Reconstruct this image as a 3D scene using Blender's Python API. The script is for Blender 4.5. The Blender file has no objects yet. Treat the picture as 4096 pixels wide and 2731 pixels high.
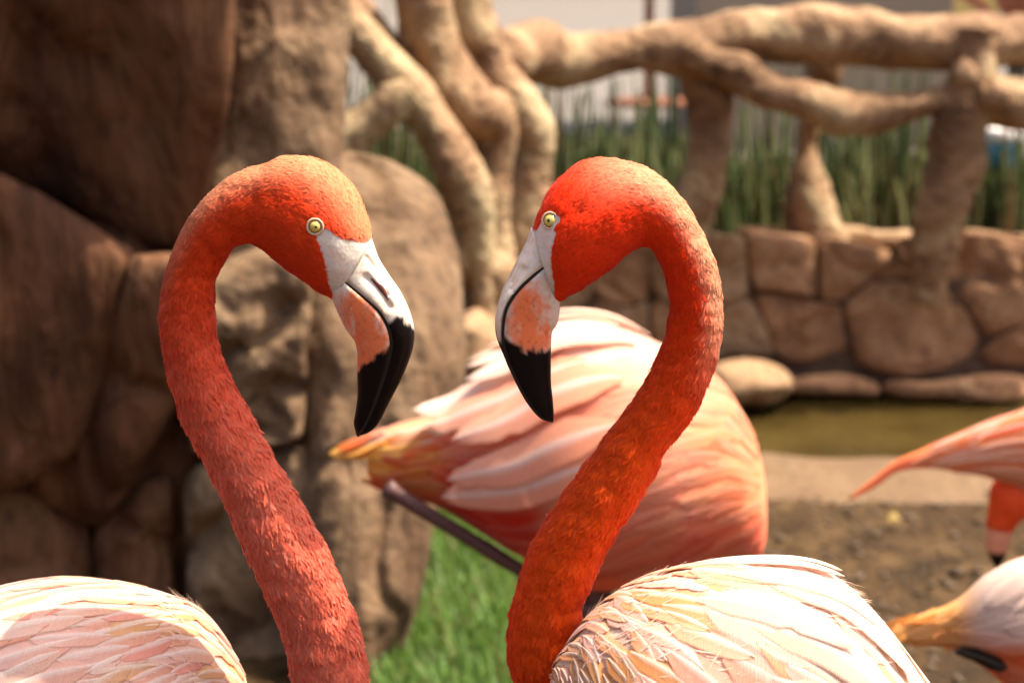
import bpy, bmesh, math, random
import numpy as np
from mathutils import Vector, noise as mnoise

random.seed(7); rng = np.random.default_rng(7)
scene = bpy.context.scene
COL = scene.collection
R = math.radians

# ------------------------------------------------------------------ camera
CAM_H = 1.2; PITCH = R(11.1); LENS = 70.0; SENSOR = 36.0
FPX = 4096 * LENS / SENSOR
cam_d = bpy.data.cameras.new('camera'); cam = bpy.data.objects.new('camera', cam_d)
COL.objects.link(cam); scene.camera = cam
cam.location = (0, 0, CAM_H); cam.rotation_euler = (R(90) - PITCH, 0, 0)
cam_d.lens = LENS; cam_d.sensor_width = SENSOR; cam_d.clip_end = 500; cam_d.clip_start = 0.02
cam_d.dof.use_dof = True; cam_d.dof.focus_distance = 1.245; cam_d.dof.aperture_fstop = 8.0
cam_d.dof.aperture_blades = 0

# ------------------------------------------------------------------ light
SUN = Vector((0.42, 0.03, 0.90)).normalized()
w = bpy.data.worlds.new('World'); scene.world = w; w.use_nodes = True
nt = w.node_tree; bgn = nt.nodes['Background']
sky = nt.nodes.new('ShaderNodeTexSky'); sky.sky_type = 'NISHITA'; sky.sun_disc = False
sky.sun_elevation = math.asin(SUN.z); sky.sun_rotation = math.atan2(SUN.x, SUN.y)
sky.air_density = 0.7; sky.dust_density = 7.0; sky.ozone_density = 0.3
nt.links.new(sky.outputs[0], bgn.inputs[0]); bgn.inputs[1].default_value = 0.115
sd = bpy.data.lights.new('sun', 'SUN'); sd.energy = 3.8; sd.angle = R(0.53); sd.color = (1.0, 0.88, 0.72)
so = bpy.data.objects.new('sun', sd); COL.objects.link(so)
so.rotation_euler = SUN.to_track_quat('Z', 'Y').to_euler(); so.location = (3, 0, 6)
vs = scene.view_settings
scene.display_settings.display_device = 'sRGB'
vs.view_transform = 'Standard'; vs.look = 'None'; vs.gamma = 1.0; vs.exposure = 1.42; vs.use_curve_mapping = False
scene.cycles.use_denoising = True
scene.cycles.max_bounces = 8; scene.cycles.transparent_max_bounces = 16
scene.cycles.caustics_reflective = False; scene.cycles.caustics_refractive = False

# ------------------------------------------------------------------ helpers
CP, SP = math.cos(PITCH), math.sin(PITCH)
def W(px, py, Y):
    """point on the ray through photo pixel (px,py) at world depth y=Y"""
    a = (px - 2048) / FPX; b = -(py - 1365.5) / FPX
    dx = a; dy = CP + b * SP; dz = -SP + b * CP
    t = Y / dy
    return np.array((dx * t, Y, CAM_H + dz * t))
def proj(P):
    P = np.asarray(P, float); x = P[..., 0]; y = P[..., 1]; z = P[..., 2] - CAM_H
    d = y * CP - z * SP; u = y * SP + z * CP
    return np.stack([2048 + FPX * x / d, 1365.5 - FPX * u / d], -1)
def inpoly(pts, poly):
    x, y = pts[..., 0], pts[..., 1]; ins = np.zeros(x.shape, bool); n = len(poly)
    for i in range(n):
        x1, y1 = poly[i]; x2, y2 = poly[(i + 1) % n]
        if y1 == y2: continue
        c = ((y1 > y) != (y2 > y)) & (x < (x2 - x1) * (y - y1) / (y2 - y1) + x1)
        ins ^= c
    return ins
def seg_dist(pts, line):
    best = np.full(pts.shape[:-1], 1e9)
    for (a, b) in zip(line[:-1], line[1:]):
        a = np.array(a, float); b = np.array(b, float); ab = b - a
        t = np.clip(((pts - a) @ ab) / (ab @ ab + 1e-12), 0, 1)
        best = np.minimum(best, np.linalg.norm(pts - (a + t[..., None] * ab), axis=-1))
    return best
def cr(vals, n):
    """catmull-rom resample of control rows to n rows (chord-length)"""
    v = np.asarray(vals, float); m = len(v)
    ch = np.zeros(m); ch[1:] = np.cumsum(np.linalg.norm(np.diff(v[:, :3] if v.shape[1] > 3 else v, axis=0), axis=1) + 1e-9)
    ts = np.linspace(0, ch[-1], n); out = np.zeros((n, v.shape[1]))
    tang = np.zeros_like(v)
    for i in range(m):
        a, b = max(i - 1, 0), min(i + 1, m - 1); tang[i] = (v[b] - v[a]) / (ch[b] - ch[a])
    idx = np.clip(np.searchsorted(ch, ts, side='right') - 1, 0, m - 2)
    h = (ch[idx + 1] - ch[idx]); t = ((ts - ch[idx]) / h)[:, None]; h = h[:, None]
    return ((2*t**3 - 3*t**2 + 1) * v[idx] + (t**3 - 2*t**2 + t) * h * tang[idx] + (-2*t**3 + 3*t**2) * v[idx + 1] + (t**3 - t**2) * h * tang[idx + 1])
def fbm(p, sc, oct=4):
    return mnoise.fractal(Vector(p) * sc, 1.0, 2.0, oct)

def mesh_obj(name, verts, faces, mat, parent=None, col=None, uv=None, smooth=True, recalc=False, nrm=None):
    me = bpy.data.meshes.new(name)
    me.from_pydata([tuple(map(float, v)) for v in verts], [], faces)
    if recalc:
        bm = bmesh.new(); bm.from_mesh(me); bmesh.ops.recalc_face_normals(bm, faces=bm.faces[:]); bm.to_mesh(me); bm.free()
    if smooth: me.polygons.foreach_set('use_smooth', [True] * len(me.polygons))
    if col is not None:
        ca = me.color_attributes.new('Col', 'FLOAT_COLOR', 'POINT')
        col = np.asarray(col); c = np.ones((len(verts), 4)); c[:, :col.shape[1]] = col; ca.data.foreach_set('color', c.ravel())
    if uv is not None:
        ul = me.uv_layers.new(name='UVMap'); li = np.zeros(len(me.loops), int); me.loops.foreach_get('vertex_index', li)
        ul.data.foreach_set('uv', np.asarray(uv, float)[li].ravel())
    if nrm is not None: me.normals_split_custom_set_from_vertices([tuple(map(float, q)) for q in nrm])
    me.materials.append(mat); o = bpy.data.objects.new(name, me); COL.objects.link(o)
    if parent is not None:
        o.parent = parent; o.matrix_parent_inverse = parent.matrix_basis.inverted()
    return o
def thing(name, label, cat, loc, group=None):
    e = bpy.data.objects.new(name, None); COL.objects.link(e); e.location = loc; e.empty_display_size = 0.05
    e['label'] = label; e['category'] = cat
    if group: e['group'] = group
    return e
def tag(o, label, cat, group=None):
    o['label'] = label; o['category'] = cat
    if group: o['group'] = group
    return o
def grid_faces(nu, nv, close=True):
    f = []
    for i in range(nu - 1):
        for j in range(nv if close else nv - 1):
            k = (j + 1) % nv
            f.append((i*nv + j, i*nv + k, (i+1)*nv + k, (i+1)*nv + j))
    return f
def cap_faces(nu, nv):
    return [tuple(range(nv))[::-1], tuple((nu - 1) * nv + j for j in range(nv))]
def box(verts, faces, lo, hi):
    b = len(verts)
    for x in (lo[0], hi[0]):
        for y in (lo[1], hi[1]):
            for z in (lo[2], hi[2]): verts.append((x, y, z))
    for f in ((0,1,3,2),(4,6,7,5),(0,4,5,1),(2,3,7,6),(0,2,6,4),(1,5,7,3)): faces.append(tuple(b + i for i in f))

# ------------------------------------------------------------------ materials
def new_mat(name):
    m = bpy.data.materials.new(name); m.use_nodes = True; t = m.node_tree
    return m, t, t.nodes['Principled BSDF'], t.nodes['Material Output']
def nd(t, typ, **kw):
    n = t.nodes.new(typ)
    for k, v in kw.items():
        if hasattr(n, k): setattr(n, k, v)
        else: n.inputs[k.replace('_', ' ')].default_value = v
    return n
def ramp(t, fac, stops):
    r = t.nodes.new('ShaderNodeValToRGB'); e = r.color_ramp.elements
    while len(e) < len(stops): e.new(0.5)
    for i, (p, c) in enumerate(stops): e[i].position = p; e[i].color = (*c, 1) if len(c) == 3 else c
    t.links.new(fac, r.inputs[0]); return r
def mixc(t, fac, a, b, mode='MIX'):
    m = t.nodes.new('ShaderNodeMix'); m.data_type = 'RGBA'; m.blend_type = mode
    for s, v in ((m.inputs[0], fac), (m.inputs[6], a), (m.inputs[7], b)):
        if hasattr(v, 'is_output'): t.links.new(v, s)
        elif isinstance(v, (int, float)): s.default_value = v
        else: s.default_value = (*v, 1)
    return m.outputs[2]
def coords(t, scale=(1, 1, 1), kind='Object'):
    c = t.nodes.new('ShaderNodeTexCoord'); mp = t.nodes.new('ShaderNodeMapping'); mp.inputs['Scale'].default_value = scale
    t.links.new(c.outputs[kind], mp.inputs[0]); return mp.outputs[0]
def bump(t, b, h, dist, strength=1.0):
    n = t.nodes.new('ShaderNodeBump'); n.inputs['Distance'].default_value = dist; n.inputs['Strength'].default_value = strength
    t.links.new(h, n.inputs['Height']); t.links.new(n.outputs[0], b.inputs['Normal']); return n

def feather_material(name, transl=0.25, barb=0.0, fine=True, sheen=0.25, var=0.10, rough=0.62):
    m, t, b, out = new_mat(name)
    a = nd(t, 'ShaderNodeAttribute', attribute_name='Col')
    n1 = nd(t, 'ShaderNodeTexNoise'); n1.inputs['Scale'].default_value = 420; n1.inputs['Detail'].default_value = 3
    t.links.new(coords(t), n1.inputs['Vector'])
    r = ramp(t, n1.outputs[0], [(0.3, (1 - var,) * 3), (0.7, (1 + var * .6,) * 3)])
    c = mixc(t, 1.0, a.outputs['Color'], r.outputs[0], 'MULTIPLY')
    hgt = n1.outputs[0]
    if barb:
        u = nd(t, 'ShaderNodeUVMap'); sp = nd(t, 'ShaderNodeSeparateXYZ'); t.links.new(u.outputs[0], sp.inputs[0])
        ab = nd(t, 'ShaderNodeMath', operation='ABSOLUTE'); t.links.new(sp.outputs[0], ab.inputs[0])
        mu = nd(t, 'ShaderNodeMath', operation='MULTIPLY'); mu.inputs[1].default_value = 0.35; t.links.new(ab.outputs[0], mu.inputs[0])
        su = nd(t, 'ShaderNodeMath', operation='SUBTRACT'); t.links.new(sp.outputs[1], su.inputs[0]); t.links.new(mu.outputs[0], su.inputs[1])
        cb = nd(t, 'ShaderNodeCombineXYZ'); t.links.new(su.outputs[0], cb.inputs[0])
        nz = nd(t, 'ShaderNodeTexNoise'); nz.inputs['Scale'].default_value = 60; nz.inputs['Detail'].default_value = 4
        t.links.new(cb.outputs[0], nz.inputs['Vector'])
        r2 = ramp(t, nz.outputs[0], [(0.34, (0.68, 0.54, 0.44)), (0.56, (1, 1, 1))])
        c = mixc(t, 1.0, c, r2.outputs[0], 'MULTIPLY'); hgt = nz.outputs[0]
        bump(t, b, hgt, barb, 0.6)
    else:
        bump(t, b, hgt, 0.0006, 0.6)
    t.links.new(c, b.inputs['Base Color']); b.inputs['Roughness'].default_value = rough
    b.inputs['Sheen Weight'].default_value = sheen; b.inputs['Sheen Roughness'].default_value = 0.4
    b.inputs['Specular IOR Level'].default_value = 0.22
    if transl:
        tr = nd(t, 'ShaderNodeBsdfTranslucent'); t.links.new(c, tr.inputs[0])
        mx = nd(t, 'ShaderNodeMixShader'); mx.inputs[0].default_value = transl
        t.links.new(b.outputs[0], mx.inputs[1]); t.links.new(tr.outputs[0], mx.inputs[2]); t.links.new(mx.outputs[0], out.inputs[0])
        if barb:   # vane edges thin out into separate barbs
            al = nd(t, 'ShaderNodeMath', operation='MULTIPLY_ADD'); t.links.new(nz.outputs[0], al.inputs[0]); al.inputs[1].default_value = 1.1; t.links.new(a.outputs['Alpha'], al.inputs[2])
            rp = nd(t, 'ShaderNodeMapRange'); rp.inputs[1].default_value = 0.62; rp.inputs[2].default_value = 0.95; t.links.new(al.outputs[0], rp.inputs[0])
            tp = nd(t, 'ShaderNodeBsdfTransparent'); m3 = nd(t, 'ShaderNodeMixShader'); t.links.new(rp.outputs[0], m3.inputs[0]); t.links.new(tp.outputs[0], m3.inputs[1]); t.links.new(mx.outputs[0], m3.inputs[2]); t.links.new(m3.outputs[0], out.inputs[0])
    return m
M_SKIN = feather_material('bird_plumage', transl=0, sheen=0.05)
_b = M_SKIN.node_tree.nodes['Principled BSDF']; _b.inputs['Subsurface Weight'].default_value = 0.45; _b.inputs['Subsurface Radius'].default_value = (0.030, 0.007, 0.0015); _b.inputs['Subsurface Scale'].default_value = 1.0
M_DOWN = feather_material('bird_down', transl=0.50, sheen=0.10, rough=0.75)
M_FEATH = feather_material('bird_wing_feather', transl=0.28, barb=0.0008, var=0.05, sheen=0.15)

def bill_material():
    m, t, b, out = new_mat('bill_horn')
    a = nd(t, 'ShaderNodeAttribute', attribute_name='Col')
    n1 = nd(t, 'ShaderNodeTexNoise'); n1.inputs['Scale'].default_value = 260; n1.inputs['Detail'].default_value = 5
    t.links.new(coords(t), n1.inputs['Vector'])
    r = ramp(t, n1.outputs[0], [(0.32, (0.72, 0.62, 0.52)), (0.48, (1, 1, 1))])
    c = mixc(t, 0.7, a.outputs['Color'], mixc(t, 1.0, a.outputs['Color'], r.outputs[0], 'MULTIPLY'))
    n2 = nd(t, 'ShaderNodeTexVoronoi'); n2.inputs['Scale'].default_value = 330; t.links.new(coords(t), n2.inputs['Vector'])
    r2 = ramp(t, n2.outputs['Distance'], [(0.06, (0.4, 0.25, 0.16)), (0.16, (1, 1, 1))])
    n3 = nd(t, 'ShaderNodeTexNoise'); n3.inputs['Scale'].default_value = 60; t.links.new(coords(t), n3.inputs['Vector'])
    r3 = ramp(t, n3.outputs[0], [(0.52, (0, 0, 0)), (0.6, (1, 1, 1))])
    c = mixc(t, r3.outputs[0], c, mixc(t, 1.0, c, r2.outputs[0], 'MULTIPLY'))
    t.links.new(c, b.inputs['Base Color']); b.inputs['Roughness'].default_value = 0.36
    b.inputs['Subsurface Weight'].default_value = 0.15; b.inputs['Subsurface Radius'].default_value = (0.004, 0.0018, 0.001)
    b.inputs['Subsurface Scale'].default_value = 1.0
    bw_ = nd(t, 'ShaderNodeRGBToBW'); t.links.new(a.outputs['Color'], bw_.inputs[0]); mr = nd(t, 'ShaderNodeMapRange'); mr.inputs[2].default_value = 0.4; mr.inputs[3].default_value = 0.10; mr.inputs[4].default_value = 0.5; t.links.new(bw_.outputs[0], mr.inputs[0]); t.links.new(mr.outputs[0], b.inputs['Specular IOR Level'])
    bump(t, b, n1.outputs[0], 0.0004, 0.5); return m
M_BILL = bill_material()
def flat_mat(name, c, rough=0.5, var=0.15, sc=60, coat=0, bmp=0.0, metal=0):
    m, t, b, out = new_mat(name)
    n1 = nd(t, 'ShaderNodeTexNoise'); n1.inputs['Scale'].default_value = sc; n1.inputs['Detail'].default_value = 4
    t.links.new(coords(t), n1.inputs['Vector'])
    r = ramp(t, n1.outputs[0], [(0.3, tuple(x * (1 - var) for x in c)), (0.7, tuple(min(1, x * (1 + var)) for x in c))])
    t.links.new(r.outputs[0], b.inputs['Base Color']); b.inputs['Roughness'].default_value = rough
    b.inputs['Coat Weight'].default_value = coat; b.inputs['Coat Roughness'].default_value = 0.05; b.inputs['Metallic'].default_value = metal
    if bmp: bump(t, b, n1.outputs[0], bmp)
    return m
M_BLACKHORN = flat_mat('black_horn', (0.012, 0.009, 0.009), 0.35, 0.3, 200)
M_IRIS = flat_mat('yellow_iris', (0.62, 0.50, 0.10), 0.12, 0.12, 500, coat=1.0)
M_LIMB = flat_mat('amber_limb', (0.30, 0.14, 0.03), 0.2, 0.2, 500, coat=0.6)
M_PUPIL = flat_mat('black_pupil', (0.004, 0.004, 0.004), 0.08, 0.1, 100, coat=1.0)
M_LID = flat_mat('eyelid_skin', (0.62, 0.42, 0.26), 0.5, 0.15, 700)
M_NOSTRIL = flat_mat('nostril_lining', (0.10, 0.02, 0.012), 0.6, 0.3, 300)
M_LEG = flat_mat('leg_skin', (0.42, 0.17, 0.15), 0.55, 0.3, 180, bmp=0.0008)
M_LEGDARK = flat_mat('dark_leg_skin', (0.10, 0.045, 0.04), 0.55, 0.3, 180, bmp=0.0008)

def rock_material(name, dark, mid, light, sc=3.0, streak=(1, 1, 1), bd=0.02):
    m, t, b, out = new_mat(name)
    v = coords(t, streak)
    n1 = nd(t, 'ShaderNodeTexNoise'); n1.inputs['Scale'].default_value = sc; n1.inputs['Detail'].default_value = 8; n1.inputs['Roughness'].default_value = 0.62
    n1.inputs['Distortion'].default_value = 0.6
    t.links.new(v, n1.inputs['Vector'])
    r = ramp(t, n1.outputs[0], [(0.28, dark), (0.48, mid), (0.72, light)])
    n2 = nd(t, 'ShaderNodeTexNoise'); n2.inputs['Scale'].default_value = sc * 9; n2.inputs['Detail'].default_value = 6; t.links.new(v, n2.inputs['Vector'])
    r2 = ramp(t, n2.outputs[0], [(0.30, (0.45, 0.42, 0.40)), (0.46, (1, 1, 1)), (0.75, (1.15, 1.12, 1.05))])
    c = mixc(t, 0.85, r.outputs[0], r2.outputs[0], 'MULTIPLY')
    vo = nd(t, 'ShaderNodeTexVoronoi'); vo.inputs['Scale'].default_value = sc * 7; t.links.new(v, vo.inputs['Vector'])
    r3 = ramp(t, vo.outputs['Distance'], [(0.05, (0.35, 0.3, 0.28)), (0.17, (1, 1, 1))])
    c = mixc(t, 0.45, c, mixc(t, 1.0, c, r3.outputs[0], 'MULTIPLY'))
    t.links.new(c, b.inputs['Base Color']); b.inputs['Roughness'].default_value = 0.8; b.inputs['Specular IOR Level'].default_value = 0.25
    ad = nd(t, 'ShaderNodeMath', operation='ADD'); t.links.new(n1.outputs[0], ad.inputs[0])
    m2 = nd(t, 'ShaderNodeMath', operation='MULTIPLY'); m2.inputs[1].default_value = 0.4; t.links.new(n2.outputs[0], m2.inputs[0]); t.links.new(m2.outputs[0], ad.inputs[1])
    bump(t, b, ad.outputs[0], bd, 0.9); return m
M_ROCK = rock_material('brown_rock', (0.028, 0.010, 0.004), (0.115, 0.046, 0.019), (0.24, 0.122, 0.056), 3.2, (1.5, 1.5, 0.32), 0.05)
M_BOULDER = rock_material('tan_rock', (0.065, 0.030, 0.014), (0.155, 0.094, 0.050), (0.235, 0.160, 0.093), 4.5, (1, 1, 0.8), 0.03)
M_STONE = rock_material('red_sandstone', (0.16, 0.075, 0.036), (0.30, 0.155, 0.078), (0.38, 0.225, 0.12), 5.0, (1, 1, 1), 0.012)
M_STONEP = rock_material('pale_sandstone', (0.15, 0.08, 0.04), (0.30, 0.18, 0.095), (0.37, 0.25, 0.145), 5.0, (1, 1, 1), 0.012)
M_MORTAR = flat_mat('dark_mortar', (0.10, 0.055, 0.032), 0.9, 0.4, 30, bmp=0.01)
M_LOG = rock_material('moulded_log', (0.075, 0.034, 0.016), (0.28, 0.165, 0.088), (0.50, 0.40, 0.23), 4.5, (1, 1, 1), 0.04)
M_RIM = rock_material('sandy_concrete', (0.13, 0.075, 0.04), (0.135, 0.083, 0.043), (0.17, 0.108, 0.06), 6.0, (1, 1, 1), 0.006)

# ------------------------------------------------------------------ ground, pond, patio
POND_F, POND_B = 4.70, 5.62
def rimY(x):  # front line of the pond
    return 4.64 - 0.10 * max(0.0, x - 0.5) ** 1.2 - 0.05 * math.sin(x * 1.7)
def make_ground():
    xs = np.concatenate([np.linspace(-120, -4, 14), np.linspace(-3.6, 3.6, 130), np.linspace(4, 120, 14)])
    ys = np.concatenate([np.linspace(-60, -1, 8), np.linspace(-0.5, 7.5, 150), np.linspace(8, 200, 16)])
    V = []
    for y in ys:
        for x in xs:
            z = 0.0
            if -4 < x < 4 and 0 < y < 7.6:
                z += 0.018 * fbm((x, y, 0), 2.2, 3) + 0.006 * fbm((x, y, 5), 12, 3)
            if 0.1 < x < 3.7 and rimY(x) + 0.06 < y < 5.66: z = -0.30
            V.append((x, y, z))
    m, t, b, out = new_mat('wet_mud')
    v = coords(t)
    n1 = nd(t, 'ShaderNodeTexNoise'); n1.inputs['Scale'].default_value = 7; n1.inputs['Detail'].default_value = 9; n1.inputs['Roughness'].default_value = 0.7
    t.links.new(v, n1.inputs['Vector'])
    r = ramp(t, n1.outputs[0], [(0.33, (0.016, 0.009, 0.003)), (0.5, (0.062, 0.036, 0.015)), (0.68, (0.12, 0.075, 0.036))])
    vo = nd(t, 'ShaderNodeTexVoronoi'); vo.inputs['Scale'].default_value = 55; t.links.new(v, vo.inputs['Vector'])
    c = mixc(t, 0.5, r.outputs[0], mixc(t, 1.0, r.outputs[0], ramp(t, vo.outputs['Color'], [(0.2, (0.5, 0.5, 0.5)), (0.8, (1.35, 1.3, 1.2))]).outputs[0], 'MULTIPLY'))
    t.links.new(c, b.inputs['Base Color'])
    rr = ramp(t, n1.outputs[0], [(0.4, (0.45,) * 3), (0.55, (0.85,) * 3)]); t.links.new(rr.outputs[0], b.inputs['Roughness']); b.inputs['Specular IOR Level'].default_value = 0.10
    bump(t, b, n1.outputs[0], 0.03)
    o = mesh_obj('ground', V, grid_faces(len(ys), len(xs), False), m); o['kind'] = 'structure'
    # water
    m, t, b, out = new_mat('pond_water')
    b.inputs['Base Color'].default_value = (0.085, 0.062, 0.018, 1); b.inputs['Roughness'].default_value = 0.06; b.inputs['IOR'].default_value = 1.33
    n1 = nd(t, 'ShaderNodeTexNoise'); n1.inputs['Scale'].default_value = 26; n1.inputs['Detail'].default_value = 3; t.links.new(coords(t, (1, 2.2, 1)), n1.inputs['Vector'])
    bump(t, b, n1.outputs[0], 0.012, 0.6)
    n2 = nd(t, 'ShaderNodeTexNoise'); n2.inputs['Scale'].default_value = 4; t.links.new(coords(t), n2.inputs['Vector'])
    t.links.new(ramp(t, n2.outputs[0], [(0.35, (0.036, 0.024, 0.006)), (0.65, (0.062, 0.042, 0.011))]).outputs[0], b.inputs['Base Color'])
    o = mesh_obj('water', [(-0.2, 4.3, -0.055), (3.8, 4.3, -0.055), (3.8, 5.7, -0.055), (-0.2, 5.7, -0.055)], [(0, 1, 2, 3)], m, smooth=False); o['kind'] = 'structure'
    # pond rim: rounded sandy lip
    V = []; nu, nv = 90, 14
    for i in range(nu):
        x = -0.3 + 4.3 * i / (nu - 1); yc = rimY(x) - 0.10
        for j in range(nv):
            a = math.pi * j / (nv - 1); wd = 0.24 + 0.03 * math.sin(x * 3)
            y = yc - wd * math.cos(a); z = -0.09 + 0.115 * max(0.0, math.sin(a)) ** 0.6
            z += 0.010 * fbm((x, y, 2), 6, 3); V.append((x, y, z))
    o = mesh_obj('pond_rim', V, grid_faces(nu, nv, False), M_RIM); o['kind'] = 'structure'
    # patio beyond the planting
    m = flat_mat('patio_concrete', (0.125, 0.108, 0.09), 0.85, 0.12, 3.0)
    o = mesh_obj('pavement', [(-40, 7.2, 0.03), (40, 7.2, 0.03), (40, 54, 0.03), (-40, 54, 0.03)], [(0, 1, 2, 3)], m, smooth=False); o['kind'] = 'structure'
make_ground()

# ------------------------------------------------------------------ generic rock from an outline with real depth
def chaikin(p, n=2):
    p = np.asarray(p, float)
    for _ in range(n):
        q = np.roll(p, -1, axis=0); p = np.stack([0.8 * p + 0.2 * q, 0.2 * p + 0.8 * q], 1).reshape(-1, 2)
    return p
def resample_closed(p, n):
    q = np.vstack([p, p[:1]]); d = np.r_[0, np.cumsum(np.linalg.norm(np.diff(q, axis=0), axis=1))]
    t = np.linspace(0, d[-1], n, endpoint=False)
    return np.stack([np.interp(t, d, q[:, 0]), np.interp(t, d, q[:, 1])], 1)
def pillow(name, poly, Y0, bulge, back, mat, parent, tilt=0.0, e=2.6, amp=0.01, fq=6.0, nring=16, nseg=72, rnd=2, seed=0, streak=1.0, grow=1.03):
    p = resample_closed(chaikin(poly, rnd), nseg); c = p.mean(0); p = c + (p - c) * grow
    zc = W(c[0], c[1], Y0)[2]
    sv = np.linspace(0, 1, nring) ** 0.55 * 0.985 + 0.0
    V = []
    def put(q, off, damp):
        for _ in range(2):
            z = W(q[0], q[1], Y0)[2]
        y = Y0 + tilt * (z - zc) + off
        P = W(q[0], q[1], y)
        s = (P[0] * 1.0 + seed * 3.1, P[1], P[2] * streak)
        d = amp * damp * fbm(s, fq, 5) + amp * 1.6 * damp * fbm(s, fq * 0.35, 2) - amp * 0.9 * damp * max(0.0, 0.16 - abs(fbm((s[0] + 4, s[1], s[2]), fq * 0.5, 3))) / 0.16
        P[1] -= d * 1.6; P[0] += amp * 0.5 * fbm((s[0] + 9, s[1], s[2]), fq, 3); P[2] += amp * 0.5 * fbm((s[0], s[1] + 9, s[2]), fq, 3)
        V.append(P)
    # back ring, rim rings, front rings towards the centre
    for q in p: put(c + (q - c) * 0.97, back, 0.3)
    for s in sv[::-1]:
        off = -bulge * (1 - s ** e) ** (1 / e)
        for q in p: put(c + (q - c) * s if s > 0 else c, off, 1.0)
    n = 1 + nring; F = grid_faces(n, nseg, True)
    F += [tuple(range(nseg))[::-1]]
    return mesh_obj(name, V, F, mat, parent, recalc=True)

# left rock formation (shaded brown faux rock) ----------------------------------------------
rock = thing('rock_formation', 'tall dark brown cliff of cracked moulded rock behind the flamingo with the pale pink neck', 'rock', (-1.1, 3.6, 0))
# massive core behind the visible blocks
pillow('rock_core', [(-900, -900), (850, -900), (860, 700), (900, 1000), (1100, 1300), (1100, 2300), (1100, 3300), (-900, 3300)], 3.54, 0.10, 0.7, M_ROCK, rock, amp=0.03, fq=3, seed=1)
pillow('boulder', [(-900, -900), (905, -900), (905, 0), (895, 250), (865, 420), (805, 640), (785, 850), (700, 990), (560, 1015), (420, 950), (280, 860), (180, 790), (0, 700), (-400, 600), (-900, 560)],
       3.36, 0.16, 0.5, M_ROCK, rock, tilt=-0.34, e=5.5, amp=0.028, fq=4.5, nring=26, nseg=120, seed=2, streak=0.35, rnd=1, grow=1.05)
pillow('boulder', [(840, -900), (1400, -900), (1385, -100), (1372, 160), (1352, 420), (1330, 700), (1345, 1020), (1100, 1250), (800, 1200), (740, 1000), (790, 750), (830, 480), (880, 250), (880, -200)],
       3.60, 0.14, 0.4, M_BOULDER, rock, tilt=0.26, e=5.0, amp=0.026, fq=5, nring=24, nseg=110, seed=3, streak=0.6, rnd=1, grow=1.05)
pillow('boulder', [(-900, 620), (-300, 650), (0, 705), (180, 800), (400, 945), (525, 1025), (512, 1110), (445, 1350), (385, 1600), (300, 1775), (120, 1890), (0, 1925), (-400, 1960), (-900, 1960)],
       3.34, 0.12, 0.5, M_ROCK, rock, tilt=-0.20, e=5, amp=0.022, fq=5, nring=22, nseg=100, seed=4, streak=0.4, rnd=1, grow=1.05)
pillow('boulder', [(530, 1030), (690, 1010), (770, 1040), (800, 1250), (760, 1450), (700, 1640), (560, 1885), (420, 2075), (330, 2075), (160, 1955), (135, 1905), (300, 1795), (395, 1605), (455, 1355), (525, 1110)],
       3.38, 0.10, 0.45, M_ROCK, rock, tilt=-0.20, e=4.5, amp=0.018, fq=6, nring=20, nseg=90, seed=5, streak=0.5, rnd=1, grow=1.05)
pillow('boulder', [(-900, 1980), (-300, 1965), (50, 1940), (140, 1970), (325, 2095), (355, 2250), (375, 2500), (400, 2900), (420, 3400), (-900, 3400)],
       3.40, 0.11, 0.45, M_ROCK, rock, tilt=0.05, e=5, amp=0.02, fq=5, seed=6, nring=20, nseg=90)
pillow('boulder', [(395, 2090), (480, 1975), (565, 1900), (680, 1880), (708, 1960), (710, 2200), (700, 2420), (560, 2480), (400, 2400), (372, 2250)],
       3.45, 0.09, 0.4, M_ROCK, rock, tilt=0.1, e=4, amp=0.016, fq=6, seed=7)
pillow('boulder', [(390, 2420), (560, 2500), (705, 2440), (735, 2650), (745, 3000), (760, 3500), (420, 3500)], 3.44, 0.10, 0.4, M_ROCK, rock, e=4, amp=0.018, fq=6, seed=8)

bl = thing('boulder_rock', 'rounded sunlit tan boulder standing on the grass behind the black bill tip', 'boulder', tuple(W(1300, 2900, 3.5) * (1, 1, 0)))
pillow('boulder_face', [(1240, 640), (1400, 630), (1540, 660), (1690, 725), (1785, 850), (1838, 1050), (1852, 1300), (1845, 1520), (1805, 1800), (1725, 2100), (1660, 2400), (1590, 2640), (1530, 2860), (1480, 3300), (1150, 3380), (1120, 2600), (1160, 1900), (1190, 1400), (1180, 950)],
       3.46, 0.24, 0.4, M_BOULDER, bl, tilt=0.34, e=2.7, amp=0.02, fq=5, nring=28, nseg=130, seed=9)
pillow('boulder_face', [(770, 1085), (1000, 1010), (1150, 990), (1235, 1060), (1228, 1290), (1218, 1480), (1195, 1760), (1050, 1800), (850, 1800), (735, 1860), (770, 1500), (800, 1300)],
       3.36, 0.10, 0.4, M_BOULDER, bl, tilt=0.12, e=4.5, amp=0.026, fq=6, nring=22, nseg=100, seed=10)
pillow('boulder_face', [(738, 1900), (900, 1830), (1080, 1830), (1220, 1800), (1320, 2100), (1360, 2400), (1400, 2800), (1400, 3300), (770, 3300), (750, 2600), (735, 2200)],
       3.34, 0.12, 0.45, M_BOULDER, bl, tilt=0.05, e=4.5, amp=0.026, fq=6, nring=22, nseg=100, seed=11)

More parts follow.
